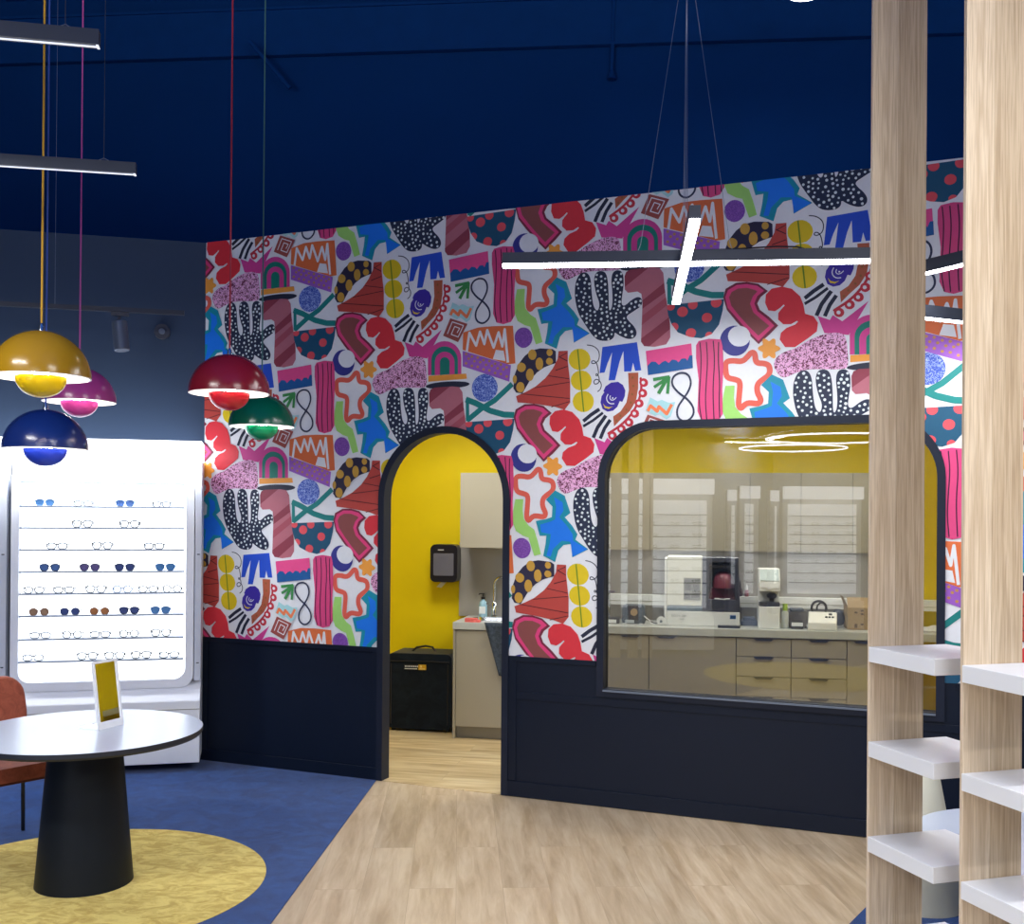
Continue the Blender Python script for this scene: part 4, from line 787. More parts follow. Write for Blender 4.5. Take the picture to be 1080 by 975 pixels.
# slanted white device
t = item('slanted_device', 'white wedge-shaped bench device with black buttons', 'instrument', 2.395, .05, -.12)
b = MB(); b.prism([(0, 0), (.22, 0), (.22, .12), (.16, .13), (0, .06)], -.105, .105, 'x'); b.build('housing', mat('cream_housing', 'E6E6DC', .35), t, bevel=.008, seg=3)
for i in range(3):
    b = MB(); b.box(.02 + i * .024, .075 - .0, .092, .036 + i * .024, .095, .105); b.build('button', M['blackplastic'], t)
b = MB(); b.box(.045, .115, .11, .07, .135, .124); b.build('button', M['blackplastic'], t)
b = MB(); b.tube([(-.03 + .055 * cos(a), .27, .15 + .055 * sin(a)) for a in [pi * i / 12 for i in range(-1, 14)]], .010, 8); b.tube([(-.01 + .035 * cos(a), .29, .145 + .045 * sin(a)) for a in [pi * i / 12 for i in range(-1, 14)]], .007, 8)
b.tube([(.02, .28, .13), (.03, .28, .01)], .008, 6); b.tube([(-.08, .28, .13), (-.085, .28, .005)], .008, 6)
tag(b.build('cable_coil', M['blackplastic'], loc=cframe(2.395, .05, ZT), rz=GA - .12, smooth=True), 'coiled black cable standing up behind the white wedge device', 'cable')
# dark bag
b = MB(); b.add(*(lambda v, f: (v, f))([(-.05, 0, 0), (.08, 0, 0), (.08, .1, 0), (-.05, .1, 0), (-.06, .01, .13), (.05, .0, .15), (.06, .09, .17), (-.05, .09, .17)], [(3, 2, 1, 0), (4, 5, 6, 7), (0, 1, 5, 4), (1, 2, 6, 5), (2, 3, 7, 6), (3, 0, 4, 7)]))
bg = b.build('pouch', mat('dark_slate_fabric', '3A4252', .7), loc=cframe(2.54, .30, ZT), rz=GA, smooth=True); sd = bg.modifiers.new('s', 'SUBSURF'); sd.levels = 2; sd.render_levels = 2
tag(bg, 'slumped dark slate pouch between wedge device and cardboard box', 'pouch')
# cardboard box
t = item('cardboard_box', 'open brown cardboard box with printed handling marks', 'box', 2.60, .20)
CB = mat('cardboard', 'A8906A', .8, var=.08, scale=20); INKB = mat('brown_print', '5A4632', .8)
b = MB(); W_, D_, H_ = .40, .24, .17
b.box(0, 0, 0, W_, D_, .004); b.box(0, 0, 0, W_, .004, H_); b.box(0, D_ - .004, 0, W_, D_, H_); b.box(0, 0, 0, .004, D_, H_); b.box(W_ - .004, 0, 0, W_, D_, H_); b.build('carton', CB, t)
for q in ([(0, .003, H_), (W_, .003, H_), (W_, .06, H_ + .075), (0, .06, H_ + .075)], [(.002, 0, H_), (.002, D_, H_), (-.03, D_ - .02, H_ + .08), (-.03, .02, H_ + .08)]):
    b = MB(); b.add(q + [(x, y + .004, z) for x, y, z in q], [(0, 1, 2, 3), (7, 6, 5, 4), (0, 4, 5, 1), (1, 5, 6, 2), (2, 6, 7, 3), (3, 7, 4, 0)]); b.build('flap', CB, t)
b = MB()
for x0, z0 in ((.05, .125), (.05, .03), (.095, .035), (.095, .115), (.095, .14), (.05, .015)): b.box(x0, -.0012, z0, x0 + .022, 0, z0 + .014)
for z0 in (.135, .10, .06): b.box(.17, -.0012, z0, .24, 0, z0 + .006)
b.build('handling_marks', INKB, t)
# crumpled paper at right end
b = MB(); vs = []; fs = []; random.seed(3)
for j in range(7):
    for i in range(9): vs.append((i * .05, j * .05, .01 + .05 * random.random() * sin(pi * j / 6) * sin(pi * i / 8) + .006))
for j in range(6):
    for i in range(8): a = j * 9 + i; fs.append((a, a + 1, a + 10, a + 9))
b.add(vs, fs); pr = b.build('paper', mat('crumpled_paper', 'DADCD8', .7), loc=cframe(3.14, .15, ZT - .008), rz=GA, smooth=True); md = pr.modifiers.new('t', 'SOLIDIFY'); md.thickness = .004
tag(pr, 'crumpled white paper at the right end of the worktop', 'paper')

# ------------------------------------------------------------------ lit eyewear display on the slate wall
SH = [1.835, 1.690, 1.542, 1.392, 1.243, 1.094, .936, .785]      # shelf heights
def display(s, label, header_label=None):
    t = thing('eyewear_display', label, 'display', s[0], s[1], 'lit white eyewear displays')
    # local: x from -1.235 (left) to 0 (right), y 0 at back wall, negative towards the shop
    b = MB(); b.box(-1.25, -.20, .06, -.0, -.012, 2.15); b.build('body', M['white'], t, bevel=.003)
    b = MB(); b.box(-1.25, -.41, 2.16, .0, -.012, 2.29); hb = b.build('header', M['glow2'], t, bevel=.004)
    b = MB(); b.box(-1.25, -.36, .06, -.0, -.2, .49); b.build('base_cabinet', M['white'], t, bevel=.004)
    b = MB(); b.box(-1.25, -.364, .43, -.0, -.36, .434); b.build('base_seam', M['greige2'], t)
    b = MB(); b.prism([(-.2, .49), (-.36, .49), (-.31, .56), (-.2, .62)], -1.25, 0, 'x'); b.build('ledge', M['whiteframe'], t, bevel=.003)
    b = MB(); b.prism(rr(-1.235, .575, -.05, 2.10, .09, 8), -.30, -.2, 'y', holes=[rr(-1.185, .635, -.105, 2.05, .075, 8)]); b.build('light_frame', M['whiteframe'], t, smooth=40, bevel=.012, seg=3)
    b = MB(); b.prism(rr(-1.185, .635, -.105, 2.05, .075, 8), -.215, -.202, 'y'); b.build('lit_panel', M['glow'], t)
    b = MB(); b.box(-.045, -.30, .62, .0, -.2, 2.15); b.build('side_panel', mat('side_grey', 'C9CEDA', .4), t, bevel=.003)
    for z in [2.0] + SH:
        b = MB(); b.box(-1.175, -.335, z - .012, -.115, -.218, z - .004); b.box(-1.175, -.337, z - .012, -.115, -.335, z); b.build('shelf', M['shelfglass'], t)
    for z in (1.50, .74): 
        b = MB(); b.box(-.03, -.302, z, -.012, -.3, z + .008); b.build('hinge', M['gunmetal'], t)
    return t
M['shelfglass'] = mat('pale_steel_ledge', '9AA6B8', .3, var=.03)
lx, ly = leftpt(0.0, 0)
d1 = display(((CX + .0 * cos(BE), CY, 0), BE), 'white lit eyewear display at the end of the slate wall')
d1.location = (*leftpt(.0, 0), 0)
for k, u_ in enumerate((.62, 1.88)):
    x, y = leftpt(u_, .365); area('display_header_light', (x, y, 2.155), 1.15, .08, HDR, (0, 0, BE), (.96, .98, 1))
d2 = copy_tree(d1); d2.location = (*leftpt(1.262, 0), 0); d2['label'] = 'white lit eyewear display cut off by the left picture edge'

# eyeglasses
def glasses(kind, fcol, lcol, label, wid=.135, lens=None, group='eyeglasses on the lit display shelves', fold=False, name=None):
    t = thing(name or ('sunglasses' if lens else 'eyeglasses'), label, 'sunglasses' if lens else 'eyeglasses', group=group)
    r = .0038 if not lens else .003
    def outline(cx):
        w, h = wid * .43, wid * .31
        if kind == 'round': w, h = wid * .37, wid * .34; return [(cx + w / 2 * cos(a), h / 2 * sin(a)) for a in [2 * pi * i / 20 for i in range(20)]]
        if kind == 'rect': return chaikin([(cx - w / 2, h * .42), (cx + w / 2, h * .42), (cx + w / 2 * .9, -h * .5), (cx - w / 2 * .9, -h * .5)], True, 2)
        return chaikin([(cx - w / 2 * 1.02, h * .5), (cx + w / 2 * 1.02, h * .5), (cx + w / 2 * .8, -h * .45), (cx, -h * .62), (cx - w / 2 * .8, -h * .45)], True, 2)
    g = wid * .245; zc = wid * .175
    b = MB()
    for s_ in (-1, 1): b.tube([(x, 0, z + zc) for x, z in outline(s_ * g)], r, 5, closed=True)
    b.tube([(-wid * .06, 0, zc + wid * .05), (0, -.003, zc + wid * .075), (wid * .06, 0, zc + wid * .05)], r * 1.1, 5)
    b.build('frame', fcol, t, smooth=True)
    for s_ in (-1, 1):
        b = MB(); b.prism([(x, z + zc) for x, z in outline(s_ * g)], -.0006, .0006, 'y'); b.build('lens', lcol, t)
    for s_ in (-1, 1):
        x = s_ * wid * .47
        b = MB(); b.tube([(x, 0, zc + wid * .09), (x + s_ * .004, .012, zc + wid * .09), (x * .97, .055, zc + wid * .07), (x * .9, .072, zc - wid * .06)], r * .9, 5); b.build('temple', fcol, t, smooth=True)
    return t
FB = mat('black_acetate', '1E2026', .3); FG = mat('fine_grey_metal', '34383F', .3, metal=.5); FL = mat('fine_blue_metal', '4C7FB4', .3)
FBR = mat('tortoise_acetate', '7A4A2C', .3); LB = mat('blue_lens', '5C7CB8', .12); LN = mat('navy_lens', '4C5A90', .12); LP = mat('violet_lens', '75689C', .12)
LBR = mat('brown_lens', 'A8866C', .12); LO = mat('amber_lens', 'BE7E50', .12); LPB = mat('pale_blue_lens', '5C90C8', .12); FP = mat('pale_metal', '70767F', .3)
ORD = ['top', 'second', 'third', 'fourth', 'fifth', 'sixth', 'seventh', 'lowest']
# (row, measured place along the wall, kind, frame, lens, tinted, words)
GL = [(0, 160, 'cat', FL, LPB, 1, 'folded blue sunglasses'), (0, 305, 'rect', FP, M['clear'], 0, 'pale rimmed eyeglasses'), (0, 467, 'cat', FL, LB, 1, 'blue folded sunglasses, right pair of two'), (0, 610, 'rect', FP, M['clear'], 0, 'faint thin-rimmed eyeglasses'),
      (1, 303, 'cat', FB, M['clear'], 0, 'black browline eyeglasses'), (1, 485, 'cat', FG, M['clear'], 0, 'grey browline eyeglasses'),
      (2, 208, 'rect', FG, M['clear'], 0, 'leftmost grey rectangular eyeglasses'), (2, 380, 'cat', FB, M['clear'], 0, 'middle dark rimmed eyeglasses'), (2, 582, 'rect', FG, M['clear'], 0, 'rightmost grey rectangular eyeglasses'),
      (3, 181, 'cat', FB, LB, 1, 'blue tinted sunglasses, leftmost'), (3, 333, 'cat', FB, LP, 1, 'violet tinted sunglasses'), (3, 468, 'cat', FB, LN, 1, 'navy tinted sunglasses'), (3, 627, 'cat', FL, LPB, 1, 'smaller blue sunglasses, rightmost'),
      (4, 122, 'rect', FG, M['clear'], 0, 'leftmost fine-rimmed eyeglasses'), (4, 235, 'rect', FB, M['clear'], 0, 'black rectangular eyeglasses'), (4, 357, 'cat', FB, M['clear'], 0, 'dark cat-eye eyeglasses'), (4, 460, 'round', FL, M['clear'], 0, 'thin blue rimmed eyeglasses'), (4, 560, 'rect', FG, M['clear'], 0, 'grey eyeglasses, second from right'), (4, 655, 'round', FG, M['clear'], 0, 'rightmost round grey eyeglasses'),
      (5, 142, 'round', FBR, LBR, 1, 'round brown sunglasses, leftmost'), (5, 259, 'round', FB, LN, 1, 'round navy sunglasses'), (5, 372, 'round', FBR, LO, 1, 'round amber sunglasses'), (5, 487, 'cat', FB, LN, 1, 'navy cat-eye sunglasses'), (5, 610, 'cat', FL, LPB, 1, 'bright blue sunglasses, rightmost'),
      (6, 148, 'rect', FP, M['clear'], 0, 'leftmost pale eyeglasses'), (6, 268, 'round', FG, M['clear'], 0, 'round grey eyeglasses, second from left'), (6, 375, 'rect', FP, M['clear'], 0, 'middle pale eyeglasses'), (6, 487, 'round', FB, M['clear'], 0, 'round black eyeglasses'), (6, 612, 'cat', FG, M['clear'], 0, 'rightmost grey cat-eye eyeglasses'),
      (7, 122, 'rect', FP, M['clear'], 0, 'leftmost pale eyeglasses'), (7, 327, 'cat', FB, M['clear'], 0, 'black eyeglasses left of the table mirror'), (7, 432, 'cat', FG, M['clear'], 0, 'grey eyeglasses above the table mirror'), (7, 535, 'cat', FG, M['clear'], 0, 'grey eyeglasses, second from right'), (7, 645, 'rect', FG, M['clear'], 0, 'rightmost thin grey eyeglasses')]
protos = {}
for row, px, kind, fm, lm, tint, words in GL:
    u_ = .115 + (703 - px) / (703 - 65) * 1.07
    lb_ = words + ' on the ' + ORD[row] + ' display shelf'
    g = glasses(kind, fm, lm, lb_, .142 if row else .13, lens=tint)
    x, y = leftpt(u_, .295); g.location = (x, y, SH[row] - .004 + (.0 if kind != 'cat' else .004)); g.rotation_euler = (0, 0, BE)

# ------------------------------------------------------------------ pedestal table, mirror, chair
tb = thing('pedestal_table', 'round pale-topped table on a charcoal conical pedestal', 'table', (-2.0565, 5.128, .0032))
b = MB(); b.lathe([(0, .702), (.538, .702), (.546, .712), (.546, .7325), (0, .7325)], 96); b.build('tabletop', M['tableedge'], tb, smooth=30)
b = MB(); b.lathe([(0, .7326), (.5445, .7326), (.5445, .7335), (0, .7335)], 96); b.build('top_surface', M['tabletop'], tb)
b = MB(); b.lathe([(.225, 0), (.224, .01), (.165, .702)], 64); b.build('pedestal', M['tablebase'], tb, smooth=30)
mr = thing('table_mirror', 'small white-framed tilting mirror standing on the round table', 'mirror', (-1.984, 5.115, .737), radians(68.5))
tilt = Matrix.Rotation(radians(-8), 4, 'X')
# local: x along the bottom edge, -y is the mirror's face
def tl(b): b.v = [tuple(tilt @ Vector(v)) for v in b.v]; return b
b = MB(); b.prism(rr(0, 0, .165, .33, .004), 0, .014, 'y', holes=[rr(.012, .035, .153, .318, .002)]); tl(b).build('frame', M['white'], mr, bevel=.0015)
b = MB(); b.box(.012, .005, .035, .153, .010, .318); tl(b).build('mirror_glass', M['mirror'], mr)
b = MB(); b.box(.004, .0105, .004, .161, .0135, .32); tl(b).build('back', M['white'], mr)
b = MB(); b.prism([(.0, .016), (.165, .016), (.165, .14), (.0, .14)], 0, .004); b.build('foot', M['clear'], mr)

ch = thing('dining_chair', 'rust velvet chair with black metal legs behind the round table', 'chair', (-2.69, 5.62, .0032), radians(-40))
# local: faces +x
b = MB(); b.prism(rr(-.22, -.235, .235, .235, .09, 8), .40, .475); b.build('seat', M['velvet'], ch, smooth=40, bevel=.028, seg=4)
b = MB(); b.prism(rr(-.205, -.22, .22, .22, .08, 8), .385, .405); b.build('seat_piping', mat('dark_rust_piping', '5A2418', .7), ch)
b = MB(); vs = []; fs = []; N = 14; K = 7
out = rr(-.225, .0, .225, .30, .10, 6)
def bend(y, z, d): 
    return (-.235 - .09 * z / .3 + .35 * y * y * 1.1 + d, y, .57 + z)
ring = out; n0 = len(ring); b.add([bend(y, z, .0) for y, z in ring] + [bend(y, z, .045) for y, z in ring], [tuple(range(n0)), tuple(range(2 * n0 - 1, n0 - 1, -1))] + [(i, (i + 1) % n0, (i + 1) % n0 + n0, i + n0) for i in range(n0)])
b.build('backrest', M['velvet'], ch, smooth=40, bevel=.014, seg=3)
for s_ in (-1, 1):
    b = MB(); b.tube([(.19, s_ * .17, .39), (.21, s_ * .20, .37), (.245, s_ * .225, 0)], .011, 8); b.build('leg', M['black'], ch, smooth=True)
    b = MB(); b.tube([(-.255, s_ * .12, .70), (-.235, s_ * .14, .56), (-.19, s_ * .18, .40), (-.20, s_ * .2, .36), (-.245, s_ * .225, 0)], .011, 8); b.build('leg', M['black'], ch, smooth=True)
b = MB(); b.tube([(.19, -.17, .385), (.19, .17, .385)], .008, 8); b.tube([(-.19, -.18, .385), (-.19, .18, .385)], .008, 8); b.build('stretcher', M['black'], ch, smooth=True)

# ------------------------------------------------------------------ pendant lamps
def pendant(label, x, y, zr, col, colb, cord, D=.37, power=5):
    t = thing('pendant_lamp', label, 'pendant lamp', (x, y, zr), 0, 'domed pendant lamps over the round table')
    R = D / 2
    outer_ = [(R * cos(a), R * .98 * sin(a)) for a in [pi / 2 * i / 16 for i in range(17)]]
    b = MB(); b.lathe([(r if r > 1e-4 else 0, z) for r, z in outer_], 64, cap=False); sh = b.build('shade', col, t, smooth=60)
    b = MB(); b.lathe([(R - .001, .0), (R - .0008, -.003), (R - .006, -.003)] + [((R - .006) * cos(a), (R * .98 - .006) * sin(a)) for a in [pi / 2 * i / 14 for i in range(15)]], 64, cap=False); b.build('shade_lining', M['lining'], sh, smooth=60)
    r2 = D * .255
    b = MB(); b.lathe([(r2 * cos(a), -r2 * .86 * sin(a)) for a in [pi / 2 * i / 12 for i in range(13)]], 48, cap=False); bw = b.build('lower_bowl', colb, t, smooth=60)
    b = MB(); b.lathe([(r2 - .0, 0), (r2 - .004, 0)] + [((r2 - .004) * cos(a), -(r2 * .86 - .004) * sin(a)) for a in [pi / 2 * i / 10 for i in range(11)]], 48, cap=False); b.build('bowl_lining', M['lining'], bw, smooth=60)
    b = MB(); b.lathe([(.0, .075), (.012, .073), (.03, .045), (.034, .02), (.02, -.01), (0, -.016)], 20); b.build('bulb', M['bulb'], t, smooth=True)
    b = MB(); b.lathe([(.02, .07), (.02, .12), (.006, .13)], 16); b.tube([(.018, 0, .09), (r2 - .003, 0, .0)], .002, 5); b.tube([(-.018, 0, .09), (-r2 + .003, 0, .0)], .002, 5); b.tube([(0, 0, .13), (0, 0, R * .98)], .004, 6); b.build('socket', M['white'], t, smooth=True)
    b = MB(); b.lathe([(.012, R * .975), (.01, R * .98 + .018), (.004, R * .98 + .03)], 14); b.build('cord_grip', M['chrome'], t, smooth=True)
    b = MB(); b.tube([(0, 0, R * .98 + .02), (0, 0, 6.8495 - zr)], .0042, 6); b.build('cord', cord, t, smooth=True)
    return t
M['lining'] = mat('white_lamp_lining', 'FFFFFF', .5, var=0)
M['bulb'] = mat('lit_bulb', 'FFFFFF', .5, emit='FFF4E8', power=45)
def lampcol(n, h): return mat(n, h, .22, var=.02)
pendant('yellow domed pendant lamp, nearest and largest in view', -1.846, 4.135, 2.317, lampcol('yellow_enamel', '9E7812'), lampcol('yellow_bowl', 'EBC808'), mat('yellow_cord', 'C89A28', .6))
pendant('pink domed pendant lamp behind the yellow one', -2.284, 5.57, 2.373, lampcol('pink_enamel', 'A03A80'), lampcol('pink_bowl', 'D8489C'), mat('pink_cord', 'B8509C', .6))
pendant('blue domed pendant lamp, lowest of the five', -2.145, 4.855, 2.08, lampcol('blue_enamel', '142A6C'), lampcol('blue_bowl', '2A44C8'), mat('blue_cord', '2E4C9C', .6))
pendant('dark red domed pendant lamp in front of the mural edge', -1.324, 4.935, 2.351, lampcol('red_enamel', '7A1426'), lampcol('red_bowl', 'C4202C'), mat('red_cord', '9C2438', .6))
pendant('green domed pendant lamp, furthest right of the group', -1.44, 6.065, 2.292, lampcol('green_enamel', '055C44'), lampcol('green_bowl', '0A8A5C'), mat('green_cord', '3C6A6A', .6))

# ------------------------------------------------------------------ linear luminaires
def wirepair(par, pts):
    for a, c in pts:
        b = MB(); b.tube([a, c], .0012, 5); b.build('suspension_wire', M['wire'], par)
def bar(label, a, c, z, w=.046, h=.06, lit=True, wires=None, power=10, group='suspended bar lights', down=180):
    a = Vector((a[0], a[1], z)); c = Vector((c[0], c[1], z)); L = (c - a).length; ang = math.atan2(c.y - a.y, c.x - a.x)
    t = thing('bar_light', label, 'bar light', tuple(a), ang, group)
    if not lit:
        b = MB(); b.box(0, -w / 2, .002, L, w / 2, h); b.build('profile', M['alu'], t)
        b = MB(); b.box(.004, -w * .1, -.001, L - .004, w * .1, .002); b.box(L - .008, -w * .4, -.0005, L - .001, w * .4, .002); b.build('diffuser', M['ledoff'], t)
        for f in (.3, .92):
            b = MB(); b.tube([(L * f, 0, h), (L * f, 0, 6.8495 - z)], .0012, 5); b.build('suspension_wire', M['alu'], t)
            b = MB(); b.tube([(L * f - .025, 0, h), (L * f, 0, h + .012), (L * f + .025, 0, h)], .0015, 5); b.build('hanger', M['wire'], t)
        return t
    b = MB(); b.box(0, -w / 2, .006, L, w / 2, h); b.box(0, -w / 2, 0, L, -w / 2 + .003, .006); b.box(0, w / 2 - .003, 0, L, w / 2, .006); b.build('profile', M['alu'], t)
    b = MB(); b.box(.002, -w / 2 + .003, -.004 if lit else .002, L - .002, w / 2 - .003, .006); b.build('diffuser', M['led'] if lit else M['ledoff'], t)
    for f, top in (wires or [(.15, 0), (.85, 0)]):
        b = MB(); b.tube([(L * f, 0, h), (L * f + top, 0, 6.8495 - z)], .0013, 5); b.build('suspension_wire', M['wire'], t)
    if power:
        m_ = (a + c) / 2; area('bar_light_emitter', (m_.x, m_.y, z - .012), L * .96, w * .8, power, (0, 0, ang), (1, .985, .95))
    return t
# crossing pair in front of the mural
cl = thing('cross_light', 'suspended cross of two lit bars hanging before the mural', 'bar light', (.817, 5.05, 3.0))
def arm(a, c, zoff=0):
    a = Vector(a) - Vector((.817, 5.05)); c = Vector(c) - Vector((.817, 5.05)); d = c - a; L = d.length; ang = math.atan2(d.y, d.x); w, h = .046, .062
    R = Matrix.Rotation(ang, 4, 'Z'); 
    def place(b, nm, mt_): b.v = [tuple(R @ Vector(v) + Vector((a.x, a.y, zoff))) for v in b.v]; b.build(nm, mt_, cl)
    b = MB(); b.box(0, -w / 2, .008, L, w / 2, h); place(b, 'profile', M['alu'])
    b = MB(); b.box(.002, -w / 2 + .002, -.006, L - .002, w / 2 - .002, .008); place(b, 'diffuser', M['led'])
    mid = (a + c) / 2
    area('cross_light_emitter', (.817 + mid.x, 5.05 + mid.y, 3.0 + zoff - .014), L * .96, w * .8, 14, (0, 0, ang))
arm((-.055, 5.125), (1.69, 4.972))
arm((.727, 4.25), (.907, 5.90), -.0161)
b = MB(); b.tube([(0, 0, .06), (0, 0, 3.8495)], .0018, 5); b.build('suspension_wire', M['wire'], cl)
for q in [(.225, -.02), (-.225, .02), (.027, .235), (-.027, -.235)]:
    b = MB(); b.tube([(q[0], q[1], .06), (q[0] * .93, q[1] * .93, .10), (0, 0, 1.55)], .0014, 5); b.build('suspension_wire', M['wire'], cl)
b = MB(); b.lathe([(.012, 1.52), (.016, 1.54), (.012, 1.6), (.004, 1.62)], 12); b.build('wire_gripper', M['grey'], cl, smooth=True)
b = MB(); b.tube([(-.02, .0, .064), (.22, -.01, .070), (.42, -.035, .078), (.52, -.05, .074), (.56, -.055, .062)], .004, 6); b.build('feed_cable', M['blackplastic'], cl, smooth=True)
b = MB(); b.lathe([(.05, 3.82), (.05, 3.8495), (0, 3.8495)], 20); b.build('ceiling_rose', M['navydeck'], cl)
bar('lit bar light rising to the right between the two wooden posts', (1.99, 5.27), (2.6, 4.2), 3.0, .05, .062, wires=[(.05, 0), (.9, 0)], power=8)
bar('lower lit bar light glimpsed between the two wooden posts', (2.0, 5.28), (2.60, 5.54), 2.8, .05, .062, wires=[(.9, 0)], power=5)
bar('dark bar light at the top left corner of the picture', (-2.45, 2.944), (-1.2526, 3.178), 3.189, .034, .048, lit=False, wires=[(.3, 0), (.9, 0)], power=0)
bar('dark bar light hanging below the one in the top left corner', (-2.76, 3.6), (-1.3836, 3.861), 3.024, .03, .042, lit=False, wires=[(.3, 0), (.93, 0)], power=0)
# wall track with spotlight
tk = thing('track_rail', 'dark ceiling track hanging in front of the slate wall', 'track', (*leftpt(0, .55), 3.13), BE)
b = MB(); b.box(-3.2, -.018, 0, -.115, .018, .03); b.build('rail', M['alu'], tk)
b = MB(); b.tube([(-.93, 0, .03), (-.93, 0, 3.72)], .0013, 5); b.tube([(-2.6, 0, .03), (-2.6, 0, 3.72)], .0013, 5); b.build('suspension_wire', M['wire'], tk)
st = thing('spotlight', 'grey cylindrical spotlight clipped to the track', 'spotlight', (*leftpt(.52, .55), 3.13), BE)
b = MB(); b.box(-.06, -.016, -.025, .05, .016, -.001); b.build('adapter', M['gunmetal'], st)
b = MB(); b.tube([(-.01, 0, -.025), (-.012, 0, -.065)], .01, 8); b.build('pivot', M['gunmetal'], st)
b = MB(); b.tube([(-.01, .0, -.062), (.012, -.015, -.26)], .05, 28); b.build('lamp_housing', M['grey'], st, smooth=40, bevel=.006)
b = MB(); b.prism(disc(0, 0, .055, 28), -.03, 0, 'y'); sk_ = b.build('wall_camera', M['gunmetal'], loc=(*leftpt(.30, .002), 3.10), rz=BE, smooth=40, bevel=.01)
b = MB(); b.prism(disc(.0, 0, .022, 20), -.04, -.03, 'y'); b.build('lens', M['grey'], sk_, smooth=40, bevel=.004)
tag(sk_, 'small round dark camera on the slate wall right of the spotlight', 'camera')
# high bay lamp near the roof
hb = thing('high_bay_lamp', 'round lit high bay lamp at the top edge above the blue wall', 'ceiling light', (2.19, 8.0, 5.775))
b = MB(); b.lathe([(.14, 0), (.145, .02), (.13, .07), (.06, .10), (.0, .10)], 40); b.build('housing', M['white'], hb, smooth=40)
b = MB(); b.lathe([(0, -.003), (.13, -.003), (.135, .004), (0, .004)], 40); b.build('diffuser', M['led'], hb)
b = MB(); b.tube([(0, 0, .1), (0, 0, 1.0495)], .006, 8); b.build('suspension_rod', M['grey'], hb)
d = bpy.data.lights.new('high_bay_emitter', 'AREA'); d.shape = 'DISK'; d.size = .26; d.energy = 8; o = bpy.data.objects.new('high_bay_emitter', d); C.objects.link(o); o.location = (2.19, 8.0, 5.765)

# ------------------------------------------------------------------ wooden shelf towers at the right
E1 = Vector((.957, .290)); E2 = Vector((.281, -.960))
SZ = [1.383, 1.083, .783, .483, .183]
angp = math.atan2(E1.y, E1.x)
def tower(name_, P0, label, shelf_labels, zs=SZ):
    t = thing('shelf_tower', label, 'shelf unit', (P0[0], P0[1], 0), angp, 'oak shelf towers')
    # local x along E1, local y = away from the shop viewer (-E2)
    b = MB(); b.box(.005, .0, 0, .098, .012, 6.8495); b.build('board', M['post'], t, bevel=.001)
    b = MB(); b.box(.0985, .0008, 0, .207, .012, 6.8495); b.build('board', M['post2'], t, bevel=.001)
    for z in zs:
        b = MB(); b.box(0, -.31, z - .048, .294, -.0005, z); b.build('shelf', M['shelf'], t, bevel=.0015)
    return t
t1 = tower('a', (1.132, 3.350), 'pale oak shelf tower with white shelves, further left of the two', None)
t2 = tower('b', (1.252, 2.938), 'pale oak shelf tower with white shelves, nearest at the right', None)

# ------------------------------------------------------------------ low white table and cream pedestal glimpsed behind the towers
t = thing('low_table', 'low white round table glimpsed between the wooden posts', 'table', (2.14, 4.24, .001))
b = MB(); b.lathe([(0, .475), (.49, .475), (.5, .483), (.5, .492), (.495, .5), (0, .5)], 72); b.build('tabletop', M['tabletop'], t, smooth=30)
for k in range(3):
    a = radians(150 + 120 * k); b = MB(); b.tube([(.08 * cos(a), .08 * sin(a), .475), (.3 * cos(a), .3 * sin(a), 0)], [.02, .013], 10); b.build('leg', M['cream'] if 'cream' in M else M['white'], t, smooth=True)
b = MB(); b.lathe([(.19, 0), (.188, .02), (.062, .70), (.055, .71), (0, .71)], 48)
tag(b.build('pedestal', mat('cream_lacquer', 'CFCCB8', .5), loc=(1.915, 4.93, .001), smooth=30), 'cream tapered pedestal behind the low white table', 'pedestal')

# ------------------------------------------------------------------ the shop behind the viewer (seen mirrored in the window glass)
def far_display(x, y, rz, w, label):
    t = thing('eyewear_display', label, 'display', (x, y, 0), rz, 'lit white eyewear displays')
    b = MB(); b.box(-w / 2, -.2, .06, w / 2, 0, 2.3); b.build('body', M['white'], t)
    b = MB(); b.box(-w / 2, -.33, 2.1, w / 2, -.2, 2.3); b.build('header', M['glow2'], t)
    b = MB(); b.box(-w / 2 + .08, -.215, .6, w / 2 - .08, -.2, 2.02); b.build('lit_panel', M['glow'], t)
    b = MB()
    for z in SH: b.box(-w / 2 + .09, -.33, z - .012, w / 2 - .09, -.2, z)
    b.build('shelves', M['shelfglass'], t); b = MB(); b.box(-w / 2, -.36, .06, w / 2, -.2, .5); b.build('base_cabinet', M['white'], t)
    nx = max(2, int(w / .28)); b = MB()
    for z in SH[1:]:
        for i in range(nx):
            xx = -w / 2 + .22 + i * (w - .44) / max(1, nx - 1)
            for s_ in (-.033, .033): b.tube([(xx + s_ + .024 * cos(a), -.31, z + .022 + .017 * sin(a)) for a in [2 * pi * k / 10 for k in range(10)]], .003, 4, closed=True)
    o = b.build('eyeglass_rows', FB, t); o['kind'] = 'stuff'
    return t
far_display(-3.994, .382, radians(135), 1.9, 'lit eyewear display behind the viewer, mirrored at the left of the window')
far_display(-3.686, -3.872, radians(135), 1.25, 'lit eyewear display behind the viewer, mirrored at the right of the window')
far_display(-4.507, -3.055, radians(135), .3, 'narrow lit display behind the viewer, mirrored in the window middle')
far_display(-6.0, -4.9, radians(135), .22, 'narrow lit display behind the viewer, left of the middle in the reflection')
far_display(-5.528, -5.565, radians(135), .2, 'narrow lit display behind the viewer, right of the middle in the reflection')
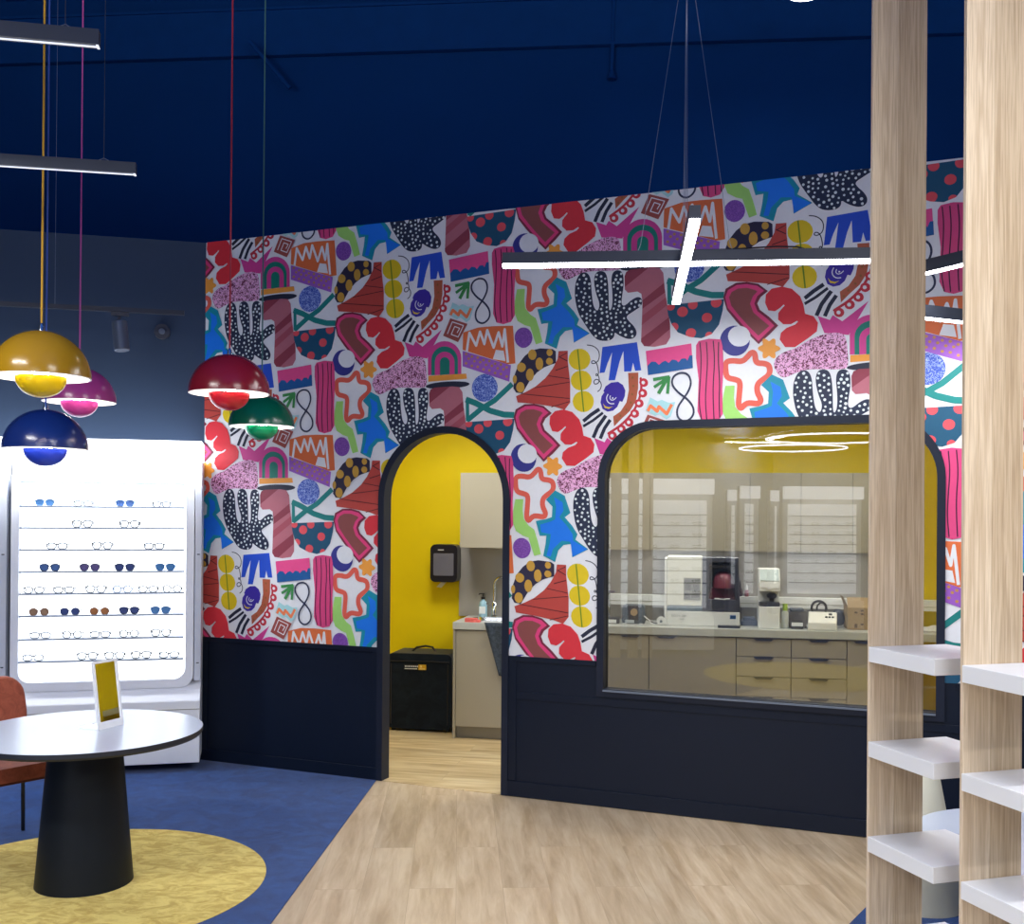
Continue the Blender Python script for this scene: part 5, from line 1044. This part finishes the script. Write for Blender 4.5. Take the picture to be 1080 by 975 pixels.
for k, (x, y) in enumerate([(-3.838, 1.073), (-3.682, .917), (-3.552, .789)]):
    x += .08; y += .08
    b = MB(); b.box(-.065, -.03, 0, .065, .03, 6.8495)
    tag(b.build('wooden_post', M['post'], loc=(x, y, 0), rz=radians(135)), ['wooden post behind the viewer, first in the window reflection', 'wooden post behind the viewer, middle one in the window reflection', 'wooden post behind the viewer, last in the window reflection'][k], 'post', 'wooden posts behind the viewer')
for lb_, x, y, z, R_ in (('lit ring lamp behind the viewer, lower of two mirrored in the window', -3.463, -2.683, 2.854, .79), ('lit ring lamp behind the viewer, upper right one mirrored in the window', -2.508, -2.223, 2.93, .97)):
    rg = thing('ring_light', lb_, 'ring light', (x, y, z), 0, 'ring lamps behind the viewer')
    b = MB(); b.tube([(R_ * cos(a), R_ * sin(a), 0) for a in [2 * pi * i / 64 for i in range(64)]], .012, 8, closed=True); b.build('ring', M['led'], rg, smooth=True)
    for k in range(3):
        a = 2 * pi * k / 3; b = MB(); b.tube([(R_ * cos(a), R_ * sin(a), .02), (R_ * cos(a), R_ * sin(a), 6.8495 - z)], .0012, 5); b.build('suspension_wire', M['wire'], rg)
BL = [('lit bar light behind the viewer, over the right tables', (.8, 1.0), (2.4, 1.3), 3.85),
      ('lit bar light behind the viewer, crossing over the entrance', (-2.2, -1.4), (-.6, -1.0), 3.4), ('lit bar light furthest behind the viewer', (-.5, -3.2), (1.5, -3.0), 3.85),
      ('lit bar light behind the viewer, nearest to the right wall', (2.8, -1.0), (4.6, -.8), 3.85), ('bar light added behind the viewer to light the wooden posts', (-3.4, 2.5), (-2.2, 1.9), 3.4),  # bar near the posts is added so they show lit when mirrored
      ('first of two crossing bar lights furthest behind the viewer', (-6.9, -7.2), (-5.442, -6.074), 3.37), ('second of two crossing bar lights furthest behind the viewer', (-6.95, -6.1), (-6.144, -6.928), 3.3)]
for lb_, a, c, z in BL:
    t = bar(lb_, a, c, z, .07, .07, power=LPOW)
    L = math.hypot(c[0] - a[0], c[1] - a[1]); b = MB(); b.box(.002, -.03, .070, L - .002, .03, .074); b.build('added_top_strip', M['led'], t)  # glowing top strip and upward light added to lift the navy ceiling
    area('added_up_fill', ((a[0] + c[0]) / 2, (a[1] + c[1]) / 2, z + .08), L * .96, .05, UPOW, (pi, 0, -math.atan2(c[1] - a[1], c[0] - a[0])))

# ------------------------------------------------------------------ world, camera, view
w = bpy.data.worlds.new('shop_air'); bpy.context.scene.world = w; w.use_nodes = True
w.node_tree.nodes['Background'].inputs[0].default_value = (.35, .42, .6, 1); w.node_tree.nodes['Background'].inputs[1].default_value = .05
cam = bpy.data.cameras.new('camera'); co = bpy.data.objects.new('camera', cam); C.objects.link(co)
F_, PI_, RO_ = 1115.5, .0042, .0078
cam.sensor_fit = 'HORIZONTAL'; cam.sensor_width = 36; cam.lens = F_ / 1080 * 36; cam.shift_x = 0; cam.shift_y = (540.49 - 487.5) / 1080
cam.clip_start = .05; cam.clip_end = 60
co.matrix_world = Matrix.Translation((0, 0, 1.7855)) @ Matrix.Rotation(pi / 2 + PI_, 4, 'X') @ Matrix.Rotation(RO_, 4, 'Z')
sc = bpy.context.scene; sc.camera = co
vs = sc.view_settings; sc.display_settings.display_device = 'sRGB'; vs.view_transform = 'Standard'; vs.look = 'None'; vs.exposure = EXPO; vs.gamma = 1; vs.use_curve_mapping = False
